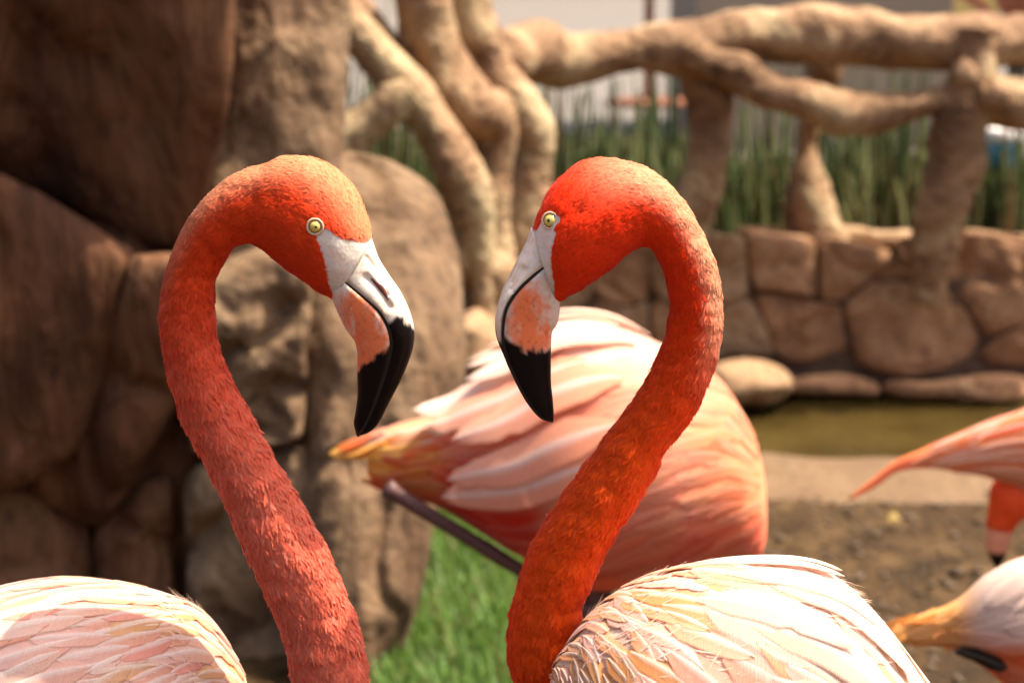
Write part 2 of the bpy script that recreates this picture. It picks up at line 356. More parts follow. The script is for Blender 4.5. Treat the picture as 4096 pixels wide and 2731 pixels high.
# tree rising behind the cliff; its crown hangs over the rocks
def shade_tree():
    e = thing('tree', 'leafy tree leaning out over the brown rock cliff', 'tree', (-1.5, 4.6, 0))
    bark = rock_material('bark', (0.05, 0.03, 0.02), (0.14, 0.09, 0.06), (0.24, 0.17, 0.11), 8, (1, 1, 0.3), 0.02)
    tube_mesh('trunk', [(-1.5, 4.6, -.1, .13), (-1.48, 4.55, .8, .11), (-1.35, 4.4, 1.7, .09), (-1.1, 4.1, 2.3, .07), (-.8, 3.8, 2.7, .05), (-.5, 3.5, 2.95, .025)], bark, e, 16, 60, .012, 7)
    for q in ([(-1.3, 4.35, 1.8, .05), (-1.5, 3.9, 2.3, .035), (-1.4, 3.4, 2.7, .012)], [(-1.0, 4.0, 2.4, .04), (-.4, 4.0, 2.7, .025), (.1, 3.8, 2.8, .01)], [(-.8, 3.8, 2.7, .035), (-.9, 3.2, 2.85, .02), (-.7, 2.9, 2.8, .008)]): tube_mesh('limb', q, bark, e, 10, 24, .006, 9)
    V = []; F = []; cl = [(random.uniform(-1.45, .02), random.uniform(2.85, 4.2), random.uniform(2.35, 3.05), random.uniform(.16, .30)) for _ in range(34)]
    for i in range(9000):
        c = random.choice(cl); d = Vector((random.gauss(0, 1), random.gauss(0, 1), random.gauss(0, .7))).normalized() * c[3] * random.random() ** .4; p = Vector(c[:3]) + d
        a = Vector((random.gauss(0, 1), random.gauss(0, 1), random.gauss(0, .5))).normalized() * random.uniform(.03, .05); n_ = Vector((random.gauss(0, .5), random.gauss(0, .5), 1)).normalized(); q = a.cross(n_).normalized() * .013; b = len(V)
        V += [p - a, p + q, p + a, p - q]; F.append((b, b + 1, b + 2, b + 3))
    o = mesh_obj('crown', V, F, flat_mat('tree_leaf', (0.06, 0.10, 0.025), 0.5, 0.3, 9), e); o['kind'] = 'stuff'

# stone retaining wall ----------------------------------------------------------------------
def z7(pts): return [(2700 + 0.5935 * x, 800 + 0.5935 * y) for x, y in pts]
wall = thing('stone_wall', 'low retaining wall of reddish irregular flagstones behind the pond', 'wall', tuple(W(3400, 1480, 5.6) * (1, 1, 0)))
v, f = [], []
a = W(1700, 1000, 5.72); box(v, f, (-0.75, 5.622, -0.3), (3.6, 6.0, 0.28))
mesh_obj('mortar_core', v, f, M_MORTAR, wall, smooth=False)
stones = [
 ([(200, 225), (450, 240), (478, 330), (488, 560), (495, 640), (330, 690), (180, 640)], 1),
 ([(490, 222), (700, 240), (940, 252), (944, 450), (944, 655), (760, 612), (535, 592), (500, 450)], 0),
 ([(968, 252), (1250, 292), (1440, 350), (1495, 420), (1400, 470), (1250, 565), (1110, 672), (972, 675)], 0),
 ([(540, 645), (760, 648), (950, 700), (1112, 715), (1122, 850), (1150, 1000), (1010, 1055), (900, 1095), (705, 1075), (650, 950), (590, 780)], 0),
 ([(1148, 705), (1275, 592), (1480, 440), (1570, 400), (1700, 480), (1800, 590), (1872, 650), (1960, 765), (2068, 925), (2040, 1000), (1890, 1110), (1700, 1160), (1400, 1150), (1240, 1075), (1215, 950)], 0),
 ([(1940, 232), (2110, 235), (2400, 292), (2620, 300), (2620, 720), (2280, 845), (2112, 910), (2010, 755), (1892, 570), (1895, 380)], 0),
 ([(2125, 965), (2300, 868), (2620, 745), (2700, 1120), (2200, 1120), (2045, 1085)], 0),
 ([(150, 720), (330, 705), (490, 660), (575, 790), (628, 950), (650, 1055), (450, 1055), (250, 1050), (120, 1000)], 1),
 ([(1500, 250), (1640, 240), (1900, 260), (1880, 560), (1780, 540), (1580, 390), (1510, 410)], 0),
 ([(2640, 300), (3000, 320), (3300, 330), (3300, 760), (2900, 800), (2640, 730)], 0),
 ([(2720, 830), (3300, 790), (3300, 1120), (2740, 1120)], 0),
 ([(-160, 260), (180, 230), (170, 640), (90, 700), (-150, 640)], 1),
 ([(-150, 660), (90, 720), (100, 1000), (60, 1060), (-160, 1050)], 0),
 ([(-560, 300), (-180, 260), (-170, 640), (-300, 720), (-540, 660)], 0),
 ([(-560, 680), (-300, 740), (-180, 670), (-180, 1060), (-560, 1080)], 1),
 ([(-1000, 350), (-580, 310), (-560, 650), (-700, 740), (-980, 700)], 1),
 ([(-1000, 730), (-700, 760), (-580, 700), (-580, 1080), (-1000, 1100)], 0),
 ([(-1400, 450), (-1020, 370), (-1010, 720), (-1400, 760)], 0),
 ([(-1400, 780), (-1010, 740), (-1010, 1100), (-1400, 1120)], 0),
]
for i, (pl, k) in enumerate(stones):
    pillow('stone', z7(pl), 5.66, 0.06 + 0.012 * math.sin(i * 2.3), 0.06, M_STONEP if k else M_STONE, wall, tilt=0.06 + 0.06 * math.sin(i * 1.7), e=8, amp=0.010, fq=7, nring=16, nseg=60, rnd=1, seed=20 + i, grow=1.055)
for i, (pl, Yc) in enumerate([([(1060, 178), (1230, 172), (1320, 205), (1640, 205), (1660, 300), (1400, 330), (1240, 285), (1060, 255)], 5.80),
                       ([(420, 190), (640, 178), (760, 205), (1050, 195), (1050, 250), (700, 245), (420, 245)], 5.82),
                       ([(1930, 188), (2060, 190), (2180, 225), (2400, 235), (2900, 245), (2900, 300), (2400, 290), (2100, 250), (1930, 240)], 5.78),
                       ([(2920, 245), (3300, 260), (3300, 330), (2920, 310)], 5.8)]):
    pillow('coping_stone', z7(pl), Yc, 0.10, 0.15, M_STONEP if i in (0, 2) else M_STONE, wall, tilt=0.5, e=3.5, amp=0.008, fq=8, nring=12, nseg=60, rnd=2, seed=50 + i)
# kerb course at the water's edge
kerb = [([(780, 1190), (1060, 1165), (1340, 1215), (1400, 1290), (1330, 1330), (900, 1330), (740, 1290)], 0), ([(1400, 1215), (1700, 1215), (2000, 1180), (2200, 1160), (2380, 1200), (2400, 1370), (1900, 1350), (1420, 1320)], 0),
        ([(2420, 1200), (2800, 1190), (3300, 1210), (3300, 1370), (2420, 1375)], 0), ([(-1000, 1180), (-300, 1120), (200, 1150), (220, 1400), (-400, 1420), (-1000, 1400)], 1)]
for i, (pl, k) in enumerate(kerb):
    pillow('kerb_stone', z7(pl), 5.56, 0.07, 0.12, M_STONEP if k else M_STONE, wall, tilt=0.25, e=3.0, amp=0.012, fq=7, nring=12, nseg=60, seed=60 + i)
pr = pillow('pond_rock', z7([(230, 1150), (300, 1095), (430, 1072), (600, 1095), (720, 1140), (790, 1215), (800, 1290), (700, 1360), (560, 1410), (230, 1420)]), 5.42, 0.13, 0.1, M_STONEP, None, tilt=0.5, e=2.3, amp=0.012, fq=6, seed=70)
tag(pr, 'smooth pale rock at the pond edge below the flagstone wall', 'rock')

# ------------------------------------------------------------------ moulded log fence and root tangle
def tube_mesh(name, path, mat, parent, nseg=20, n=None, amp=0.0, fq=8.0, seed=0.0, flat=1.0, vary=0.0):
    """path rows: x,y,z,r"""
    n = n or max(8, len(path) * 6); C = cr(path, n); P = C[:, :3]; r = np.maximum(C[:, 3], 1e-4)
    T = np.gradient(P, axis=0); T /= np.linalg.norm(T, axis=1)[:, None] + 1e-12
    up = np.array((0, 1.0, 0)) if abs(T[0][1]) < 0.9 else np.array((1.0, 0, 0)); V = []
    for i in range(n):
        a = up - T[i] * (up @ T[i]); a /= np.linalg.norm(a); up = a; b = np.cross(T[i], a)
        for j in range(nseg):
            th = 2 * math.pi * j / nseg; d = a * math.cos(th) * flat + b * math.sin(th); q = P[i] + d * r[i]
            if amp: q = q + d * (amp * fbm((q[0] + seed, q[1], q[2]), fq, 4) + amp * 1.5 * fbm((q[0] + seed, q[1], q[2]), fq * 0.4, 2))
            V.append(q)
    return mesh_obj(name, V, grid_faces(n, nseg) + cap_faces(n, nseg), mat, parent, recalc=True)
shade_tree()
def logpath(pts, Y, sc, ox, oy, dy=None, thick=1.0):
    out = []
    for i, (x, y, r) in enumerate(pts):
        yy = Y + (dy[i] if dy else 0); p = W(ox + sc * x, oy + sc * y, yy); out.append((*p, thick * r * sc / FPX * yy))
    return out
r7 = dict(sc=0.8486, ox=2100, oy=0, thick=1.06); r6 = dict(sc=0.829, ox=1200, oy=0, thick=1.2)
fence = thing('log_fence', 'sunlit moulded log rail with crooked posts above the flagstone wall', 'fence', tuple(W(3400, 1100, 5.5) * (1, 1, 0)))
YF = 5.56
tube_mesh('rail', logpath([(-150, 330, 130), (-60, 290, 132), (60, 275, 135), (200, 278, 138), (350, 250, 118), (520, 232, 108), (680, 232, 118), (800, 225, 125), (950, 200, 112), (1120, 175, 118), (1300, 170, 122), (1500, 182, 126), (1700, 190, 128), (1900, 200, 124), (2100, 205, 118), (2352, 212, 104), (2700, 225, 110), (3100, 240, 110)], YF, **r7), M_LOG, fence, 32, 170, 0.015, 9, 1)
tube_mesh('branch', logpath([(760, 230, 90), (860, 285, 86), (980, 330, 82), (1090, 405, 80), (1240, 455, 84), (1390, 512, 76), (1530, 545, 72), (1700, 530, 74), (1880, 498, 78), (2050, 470, 90), (2200, 470, 125), (2352, 480, 130), (2600, 500, 120), (3000, 540, 110)], YF - 0.06, **r7), M_LOG, fence, 28, 130, 0.015, 9, 2)
tube_mesh('post', logpath([(850, 210, 120), (868, 330, 118), (875, 500, 112), (865, 680, 108), (838, 830, 102), (795, 950, 95), (755, 1060, 92), (730, 1180, 95)], YF + 0.02, **r7), M_LOG, fence, 28, 90, 0.015, 9, 3)
tube_mesh('post', logpath([(1430, 220, 90), (1400, 340, 76), (1365, 480, 66), (1335, 650, 66), (1325, 800, 78), (1345, 930, 98), (1375, 1050, 120), (1390, 1150, 130)], YF + 0.20, **r7), M_LOG, fence, 28, 80, 0.015, 9, 4)
tube_mesh('post', logpath([(2130, 130, 110), (2110, 320, 105), (2085, 480, 130), (2050, 600, 122), (2030, 760, 118), (1990, 900, 112), (1952, 1060, 112), (1930, 1200, 112), (1905, 1330, 98), (1890, 1430, 60)], YF - 0.05, **r7), M_LOG, fence, 30, 110, 0.015, 9, 5)
tube_mesh('knot', logpath([(2020, 325, 20), (2030, 330, 55), (2060, 345, 58), (2100, 380, 50)], YF - 0.16, **r7), M_LOG, fence, 18, 24, 0.006, 14, 6)
tube_mesh('knot', logpath([(2140, 420, 20), (2170, 440, 60), (2210, 450, 70), (2260, 470, 60)], YF - 0.14, **r7), M_LOG, fence, 18, 24, 0.008, 12, 7)

roots = thing('root_tangle', 'pale moulded tree roots twisting down beside the tan boulder', 'tree roots', tuple(W(1850, 1200, 4.9) * (1, 1, 0)))
YR = 4.95
tube_mesh('root', logpath([(60, -120, 70), (130, -10, 72), (200, 80, 76), (300, 190, 82), (410, 310, 92), (520, 430, 100), (630, 580, 96), (720, 740, 96), (785, 900, 92), (830, 1060, 82), (865, 1230, 66), (890, 1400, 60), (900, 1700, 60)], YR - 0.1, **r6), M_LOG, roots, 30, 150, 0.010, 8, 11)
tube_mesh('root', logpath([(150, 860, 90), (200, 720, 98), (260, 640, 100), (350, 570, 92), (450, 490, 86), (540, 430, 70)], YR - 0.14, **r6), M_LOG, roots, 28, 80, 0.010, 8, 12)
tube_mesh('root', logpath([(180, -60, 60), (300, 60, 62), (420, 200, 60), (520, 330, 55), (600, 470, 45)], YR + 0.05, **r6), M_LOG, roots, 24, 60, 0.008, 8, 13)
tube_mesh('root', logpath([(560, -160, 105), (590, -20, 112), (605, 110, 112), (650, 250, 116), (730, 390, 122), (830, 510, 122), (930, 580, 110), (990, 640, 70)], YR, **r6), M_LOG, roots, 30, 110, 0.011, 8, 14)
tube_mesh('root', logpath([(770, -160, 90), (800, -20, 95), (830, 100, 98), (870, 220, 95), (920, 340, 96), (985, 440, 100), (1040, 520, 100), (1110, 610, 92), (1140, 720, 84), (1125, 850, 92), (1100, 1000, 98), (1070, 1150, 105), (1060, 1400, 110), (1060, 1700, 110)], YR + 0.14, **r6), M_LOG, roots, 30, 150, 0.010, 8, 15)
tube_mesh('root', logpath([(900, 470, 70), (960, 540, 85), (985, 650, 66), (965, 780, 58), (945, 920, 62), (935, 1060, 66), (950, 1200, 72), (960, 1400, 80), (960, 1700, 80)], YR + 0.02, **r6), M_LOG, roots, 26, 100, 0.009, 8, 16)
tube_mesh('root', logpath([(820, 600, 60), (860, 760, 66), (880, 930, 70), (890, 1100, 80), (900, 1400, 90), (900, 1700, 90)], YR + 0.22, **r6), M_LOG, roots, 24, 80, 0.009, 8, 17)
tube_mesh('root', logpath([(900, 300, 40), (960, 300, 95), (1040, 260, 100), (1120, 240, 108), (1200, 240, 112)], YR + 0.2, **r6, dy=[0, 0.0, 0.1, 0.2, 0.4]), M_LOG, roots, 26, 50, 0.009, 8, 18)
tube_mesh('root', logpath([(700, 1180, 90), (780, 1240, 100), (900, 1330, 95), (1000, 1420, 90), (1040, 1560, 95)], YR - 0.05, **r6), M_LOG, roots, 24, 60, 0.012, 8, 19)
rb = pillow('shore_rock', [(1830, 1270), (1900, 1230), (1990, 1300), (2040, 1400), (2050, 1560), (1850, 1600), (1800, 1450)], 4.6, 0.12, 0.2, M_STONEP, None, tilt=0.4, e=2.3, amp=0.02, fq=6, seed=81)
tag(rb, 'tan rock tucked between the boulder and the moulded roots', 'rock')

# ------------------------------------------------------------------ reeds, patio things
def reeds():
    V = []; F = []; Cc = []
    def stem(x, y, z0, h, r, lean, c):
        b = len(V); la = random.uniform(0, 6.28); k = 4
        for s in range(5):
            t = s / 4; rr = r * (1 - 0.75 * t ** 2)
            ox = lean * math.cos(la) * t * t; oy = lean * math.sin(la) * t * t
            for j in range(k):
                a = j * math.pi / 2; V.append((x + ox + rr * math.cos(a), y + oy + rr * math.sin(a), z0 + h * t))
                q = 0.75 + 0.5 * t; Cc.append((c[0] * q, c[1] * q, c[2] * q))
        for s in range(4):
            for j in range(k): F.append((b + s*k + j, b + s*k + (j+1) % k, b + (s+1)*k + (j+1) % k, b + (s+1)*k + j))
    pal = [(0.018, 0.036, 0.006), (0.028, 0.05, 0.01), (0.012, 0.026, 0.005), (0.05, 0.065, 0.018), (0.085, 0.09, 0.04), (0.14, 0.16, 0.06), (0.16, 0.18, 0.08), (0.09, 0.06, 0.02)]
    for i in range(5200):
        x = random.uniform(-1.25, 2.6); y = random.uniform(5.86, 6.75)
        tall = random.random()
        cl = 0.5 + 0.5 * mnoise.noise(Vector((x * 2.3, y * 1.2, 0)))
        h = (0.14 + 0.16 * random.random() + 0.20 * cl) if tall < 0.90 else (0.38 + 0.28 * random.random())
        stem(x, y, 0.22, h, random.choice((0.005, 0.007, 0.009, 0.013)), random.uniform(0, 0.07), random.choice(pal))
    # stems behind the root tangle
    for i in range(260):
        x = random.uniform(-1.25, -0.3); y = random.uniform(5.2, 5.8); stem(x, y, 0, random.uniform(0.5, 1.1), 0.006, random.uniform(0, 0.1), random.choice(pal))
    m, t, b, out = new_mat('reed_green'); at = nd(t, 'ShaderNodeAttribute', attribute_name='Col')
    t.links.new(at.outputs['Color'], b.inputs['Base Color']); b.inputs['Roughness'].default_value = 0.38
    o = mesh_obj('reeds', V, F, m, col=Cc); o['kind'] = 'stuff'; o['label'] = 'dense dark green reed stems growing behind the flagstone wall'; o['category'] = 'reeds'
    v, f = [], []; box(v, f, (-1.4, 5.9, -0.2), (3.6, 7.1, 0.225))
    s = mesh_obj('planting_bed', v, f, flat_mat('dark_soil', (0.05, 0.032, 0.02), 0.95, 0.4, 25, bmp=0.02), smooth=False); s['kind'] = 'structure'
reeds()
def leaf_plant(px, py, Y, n, L, label):
    base = W(px, py, Y); base[2] = 0.22
    e = thing('leafy_plant', label, 'plant', tuple(base), 'pale leaved plants among the reeds')
    m = flat_mat('pale_leaf', (0.24, 0.30, 0.15), 0.45, 0.25, 30)
    for i in range(n):
        a = random.uniform(0, 6.28); h = random.uniform(0.4, 1.0) * L; d = np.array((math.cos(a), math.sin(a) * 0.5, 0))
        V = []; 
        for s in range(5):
            t = s / 4; wd = 0.016 * math.sin(math.pi * min(1, t * 0.9 + 0.1)); c = base + d * 0.09 * t ** 1.5 + np.array((0, 0, h * (t - 0.35 * t * t)))
            q = np.array((-d[1], d[0], 0)); V += [c - q * wd, c + q * wd]
        mesh_obj('leaf', V, [(2*s, 2*s+1, 2*s+3, 2*s+2) for s in range(4)], m, e)
leaf_plant(3060, 800, 5.9, 12, 0.26, 'pale leafy plant among dark reeds between two crooked log posts')
leaf_plant(2680, 700, 5.95, 10, 0.30, 'pale leafy plant among reeds beside the first crooked log post')
leaf_plant(3330, 700, 6.0, 10, 0.28, 'pale leafy plant among reeds left of the knotted log post')

bw = thing('building', 'grey beige building wall across the patio behind the log rail', 'building', (1.3, 12.3, 0))
m_wall = flat_mat('grey_render', (0.25, 0.195, 0.14), 0.9, 0.08, 2.0)
x0 = W(2785, 100, 12)[0]; x1 = W(3810, 100, 12)[0]
v, f = [], []; box(v, f, (x0, 12, 0), (x1, 14, 3.2)); mesh_obj('wall', v, f, m_wall, bw, smooth=False)
v, f = [], []; box(v, f, (x0 - 0.06, 11.93, 3.2), (x1 + 0.06, 14.1, 3.32)); mesh_obj('roof', v, f, flat_mat('roof_edge', (0.2, 0.16, 0.13), 0.8), bw, smooth=False)
fb = thing('building', 'long pale building far across the patio', 'building', (0, 57, 0))
v, f = [], []; box(v, f, (-45, 55, 0), (45, 60, 6)); mesh_obj('wall', v, f, flat_mat('pale_render', (0.62, 0.57, 0.5), 0.9, 0.06, 0.5), fb, smooth=False)
v, f = [], []; box(v, f, (-45.5, 54.6, 6), (45.5, 60.5, 6.3)); mesh_obj('roof', v, f, flat_mat('grey_roof', (0.3, 0.27, 0.24), 0.8), fb, smooth=False)
# side building so the right edge closes
sg = thing('sign_board', 'yellow sign board with a slanting dark red stripe beyond the log rail', 'sign', tuple(W(3900, 60, 10.5) * (1, 1, 0)))
p0 = W(3812, 140, 10.5); p1 = W(4010, -260, 10.5)
v, f = [], []; box(v, f, (p0[0], 10.5, p0[2]), (p1[0], 10.54, p1[2])); mesh_obj('board', v, f, flat_mat('yellow_paint', (0.66, 0.47, 0.16), 0.5, 0.1, 6), sg, smooth=False)
a = W(3830, -40, 10.49); b_ = W(3960, 45, 10.49); hz = 0.022
mesh_obj('stripe', [(a[0], 10.494, a[2] - hz), (a[0], 10.494, a[2] + hz), (b_[0], 10.494, b_[2] + hz), (b_[0], 10.494, b_[2] - hz)], [(0, 1, 2, 3)], flat_mat('red_paint', (0.35, 0.07, 0.04), 0.5, 0.1), sg, smooth=False)
for xx in (p0[0] + 0.03, p1[0] - 0.03):
    v, f = [], []; box(v, f, (xx - 0.015, 10.545, 0.03), (xx + 0.015, 10.575, p1[2])); mesh_obj('post', v, f, flat_mat('dark_metal', (0.05, 0.05, 0.05), 0.5), sg, smooth=False)
def lathe(name, prof, loc, mat, parent, n=28):
    V = []
    for r, z in prof:
        for j in range(n): a = 2 * math.pi * j / n; V.append((loc[0] + r * math.cos(a), loc[1] + r * math.sin(a), loc[2] + z))
    return mesh_obj(name, V, grid_faces(len(prof), n) + cap_faces(len(prof), n), mat, parent, recalc=True)
pt = W(4080, 75, 9.6)
pot = thing('plant_pot', 'round red brown pot on a dark stand beside the yellow board', 'pot', (pt[0], 9.6, 0.03))
lathe('stand', [(0.12, 0.03), (0.10, 0.06), (0.05, 0.10), (0.05, pt[2] - 0.06), (0.10, pt[2] - 0.02), (0.11, pt[2])], (pt[0], 9.6, 0), flat_mat('dark_iron', (0.02, 0.02, 0.03), 0.5), pot)
lathe('bowl', [(0.06, 0), (0.10, 0.03), (0.125, 0.10), (0.125, 0.18), (0.11, 0.24), (0.12, 0.25), (0.115, 0.26), (0.10, 0.24), (0.02, 0.22)], (pt[0], 9.6, pt[2]), flat_mat('terracotta', (0.33, 0.10, 0.05), 0.6, 0.2, 12), pot)
bk = W(4008, 690, 6.25)
bu = thing('bucket', 'small bright blue bucket with a white rim among the reeds', 'bucket', (bk[0], 6.25, 0.22))
lathe('stand', [(0.06, 0.0), (0.06, 0.02), (0.02, 0.04), (0.02, bk[2] - 0.25), (0.03, bk[2] - 0.22)], (bk[0], 6.25, 0.22), flat_mat('grey_post', (0.05, 0.05, 0.04), 0.7), bu)
lathe('tub', [(0.032, 0), (0.036, 0.01), (0.048, 0.10), (0.044, 0.105), (0.02, 0.04)], (bk[0], 6.25, bk[2]), flat_mat('blue_plastic', (0.02, 0.26, 0.48), 0.35, 0.08), bu)
lathe('rim', [(0.049, 0.095), (0.052, 0.10), (0.052, 0.135), (0.047, 0.137), (0.046, 0.097)], (bk[0], 6.25, bk[2]), flat_mat('white_plastic', (0.75, 0.68, 0.64), 0.4, 0.05), bu)
tb = W(2592, 405, 9.5)
tt = thing('patio_table', 'round red brown patio table on the pavement behind the reeds', 'table', (tb[0], 9.5, 0.03))
lathe('tabletop', [(0.19, -0.02), (0.20, -0.015), (0.20, 0.005), (0.19, 0.01)], tb, flat_mat('red_table', (0.20, 0.06, 0.02), 0.5), tt, 40)
lathe('base', [(0.12, 0.03), (0.12, 0.05), (0.03, 0.07), (0.022, 0.10), (0.022, tb[2] - 0.01)], (tb[0], 9.5, 0.0), flat_mat('black_iron', (0.015, 0.013, 0.012), 0.5), tt)
um = thing('umbrella', 'closed wooden patio umbrella pole rising through the red brown table', 'umbrella', (tb[0], 9.5, tb[2]))
lathe('pole', [(0.024, 0.01), (0.024, 1.75), (0.01, 1.78)], tb, flat_mat('brown_wood', (0.22, 0.12, 0.075), 0.6), um, 14)
lathe('folded_canopy', [(0.03, 0.72), (0.10, 0.70), (0.085, 1.1), (0.06, 1.5), (0.02, 1.77)], tb, flat_mat('canvas', (0.6, 0.5, 0.38), 0.9), um, 18)

# ------------------------------------------------------------------ grass, pebbles
def grass():
    V = []; F = []; Cc = []
    for i in range(42000):
        y = 2.4 + 2.15 * random.random(); x = random.uniform(-0.85, 0.42)
        edge = 0.36 + 0.10 * mnoise.noise(Vector((y * 3, x * 2, 0)))
        if x > edge or (y < 3.7 and x < -0.25 + 0.05 * mnoise.noise(Vector((y * 6, 0, 3)))): continue
        h = random.uniform(0.025, 0.07); a = random.uniform(0, 6.28); l = random.uniform(0.1, 0.7) * h
        wd = random.uniform(0.0015, 0.0032); d = np.array((math.cos(a), math.sin(a), 0)); q = np.array((-d[1], d[0], 0)) * wd
        p = np.array((x, y, 0.0)); b = len(V)
        V += [p - q, p + q, p + d * l * .3 + q * .8 + (0, 0, h * .6), p + d * l * .3 - q * .8 + (0, 0, h * .6), p + d * l + (0, 0, h * .95)]
        F += [(b, b+1, b+2, b+3), (b+3, b+2, b+4)]
        k = random.uniform(0.6, 1.3); c = (0.13 * k, 0.24 * k, 0.04 * k) if random.random() > .12 else (0.24 * k, 0.22 * k, 0.08 * k)
        Cc += [tuple(x_ * .7 for x_ in c)] * 2 + [c] * 3
    m, t, b, out = new_mat('grass_blade'); at = nd(t, 'ShaderNodeAttribute', attribute_name='Col')
    t.links.new(at.outputs['Color'], b.inputs['Base Color']); b.inputs['Roughness'].default_value = 0.45
    tr = nd(t, 'ShaderNodeBsdfTranslucent'); t.links.new(at.outputs['Color'], tr.inputs[0]); mx = nd(t, 'ShaderNodeMixShader'); mx.inputs[0].default_value = 0.4
    t.links.new(b.outputs[0], mx.inputs[1]); t.links.new(tr.outputs[0], mx.inputs[2]); t.links.new(mx.outputs[0], out.inputs[0])
    o = mesh_obj('grass', V, F, m, col=Cc); o['kind'] = 'stuff'; o['label'] = 'short bright green grass beside the tan boulder'; o['category'] = 'grass'
grass()
def pebbles():
    bm = bmesh.new(); bmesh.ops.create_icosphere(bm, subdivisions=1, radius=1); bv = np.array([v.co[:] for v in bm.verts]); bf = [tuple(v.index for v in f.verts) for f in bm.faces]; bm.free()
    V = []; F = []
    for i in range(2200):
        y = random.uniform(2.6, 4.5); x = random.uniform(0.3, 1.9); r = 0.003 + 0.009 * random.random() ** 3
        b = len(V); s = np.array((random.uniform(.8, 1.5), random.uniform(.8, 1.3), random.uniform(.4, .8))) * r
        V += list(bv * s + np.array((x, y, 0.004 + 0.018 * fbm((x, y, 0), 2.2, 3)))); F += [tuple(b + k for k in f) for f in bf]
    o = mesh_obj('gravel', V, F, rock_material('gravel', (0.03, 0.02, 0.012), (0.09, 0.06, 0.036), (0.2, 0.15, 0.1), 12, (1, 1, 1), 0.004)); o['kind'] = 'stuff'; o['label'] = 'loose brown gravel scattered over the muddy bank'; o['category'] = 'gravel'
pebbles()
lp = W(3570, 2165, 4.06)
lf = mesh_obj('fallen_leaf', [(lp[0] - .014, 4.045, .02), (lp[0], 4.03, .03), (lp[0] + .014, 4.045, .022), (lp[0] + .004, 4.07, .035), (lp[0] - .008, 4.068, .026)], [(0, 1, 4), (1, 2, 3), (1, 3, 4)], flat_mat('yellow_leaf', (0.26, 0.18, 0.04), 0.6))
tag(lf, 'small yellow leaf lying on the muddy bank', 'leaf')

# ------------------------------------------------------------------ flamingos
class Surf:
    """closed-in-v surface lofted through pairs of contour points: rows (ox,oy,ix,iy,ratio,dy)"""
    def __init__(s, pairs, Y, nu, nv, p=2.0, jig=0.0, jf=40.0, wabs=False):
        rows = []
        for q in pairs:
            ox, oy, ix, iy, k = q[:5]; dy = q[5] if len(q) > 5 else 0.0
            O = W(ox, oy, Y + dy); I = W(ix, iy, Y + dy); hw = k if wabs else k * np.linalg.norm(O - I) / 2
            rows.append(np.r_[(O + I) / 2, O, I, hw])
        C = cr(rows, nu); s.nu, s.nv = nu, nv; s.yc = C[:, 1]; s.C = C
        th = np.linspace(0, 2 * np.pi, nv, endpoint=False)
        ct = np.sign(np.cos(th)) * np.abs(np.cos(th)) ** (2 / p); st = np.sign(np.sin(th)) * np.abs(np.sin(th)) ** (2 / p)
        h = (C[:, 3:6] - C[:, 6:9]) / 2
        s.P = C[:, None, :3] + h[:, None, :] * ct[None, :, None]
        s.P[:, :, 1] -= np.maximum(C[:, 9], 1e-4)[:, None] * st[None, :]
        if jig:
            for i in range(nu):
                for j in range(nv):
                    q = s.P[i, j]; d = q - C[i, :3]; l = np.linalg.norm(d) + 1e-9; s.P[i, j] = q + d / l * jig * fbm(q, jf, 3)
        s.Ng = s.normals()
    def normals(s):
        du = np.gradient(s.P, axis=0); dv = np.roll(s.P, -1, 1) - np.roll(s.P, 1, 1)
        n = np.cross(du, dv); n /= np.linalg.norm(n, axis=2)[:, :, None] + 1e-12
        out = s.P - s.C[:, None, :3]
        return n * np.sign((n * out).sum(2) + 1e-12)[:, :, None]
    def ev(s, G, u, v):
        x = np.clip(u, 0, 1) * (s.nu - 1); y = (v % 1.0) * s.nv
        i = np.minimum(np.floor(x).astype(int), s.nu - 2); j = np.floor(y).astype(int) % s.nv; fx = (x - i)[..., None]; fy = (y - np.floor(y))[..., None]; j2 = (j + 1) % s.nv
        return (G[i, j] * (1 - fy) + G[i, j2] * fy) * (1 - fx) + (G[i + 1, j] * (1 - fy) + G[i + 1, j2] * fy) * fx
    def at(s, u, v): return s.ev(s.P, np.asarray(u, float), np.asarray(v, float))
    def nearpx(s, P, yc):
        Q = np.array(P, float); m = Q[..., 1] > yc; Q[..., 1] = np.where(m, 2 * yc - Q[..., 1], Q[..., 1]); return proj(Q)

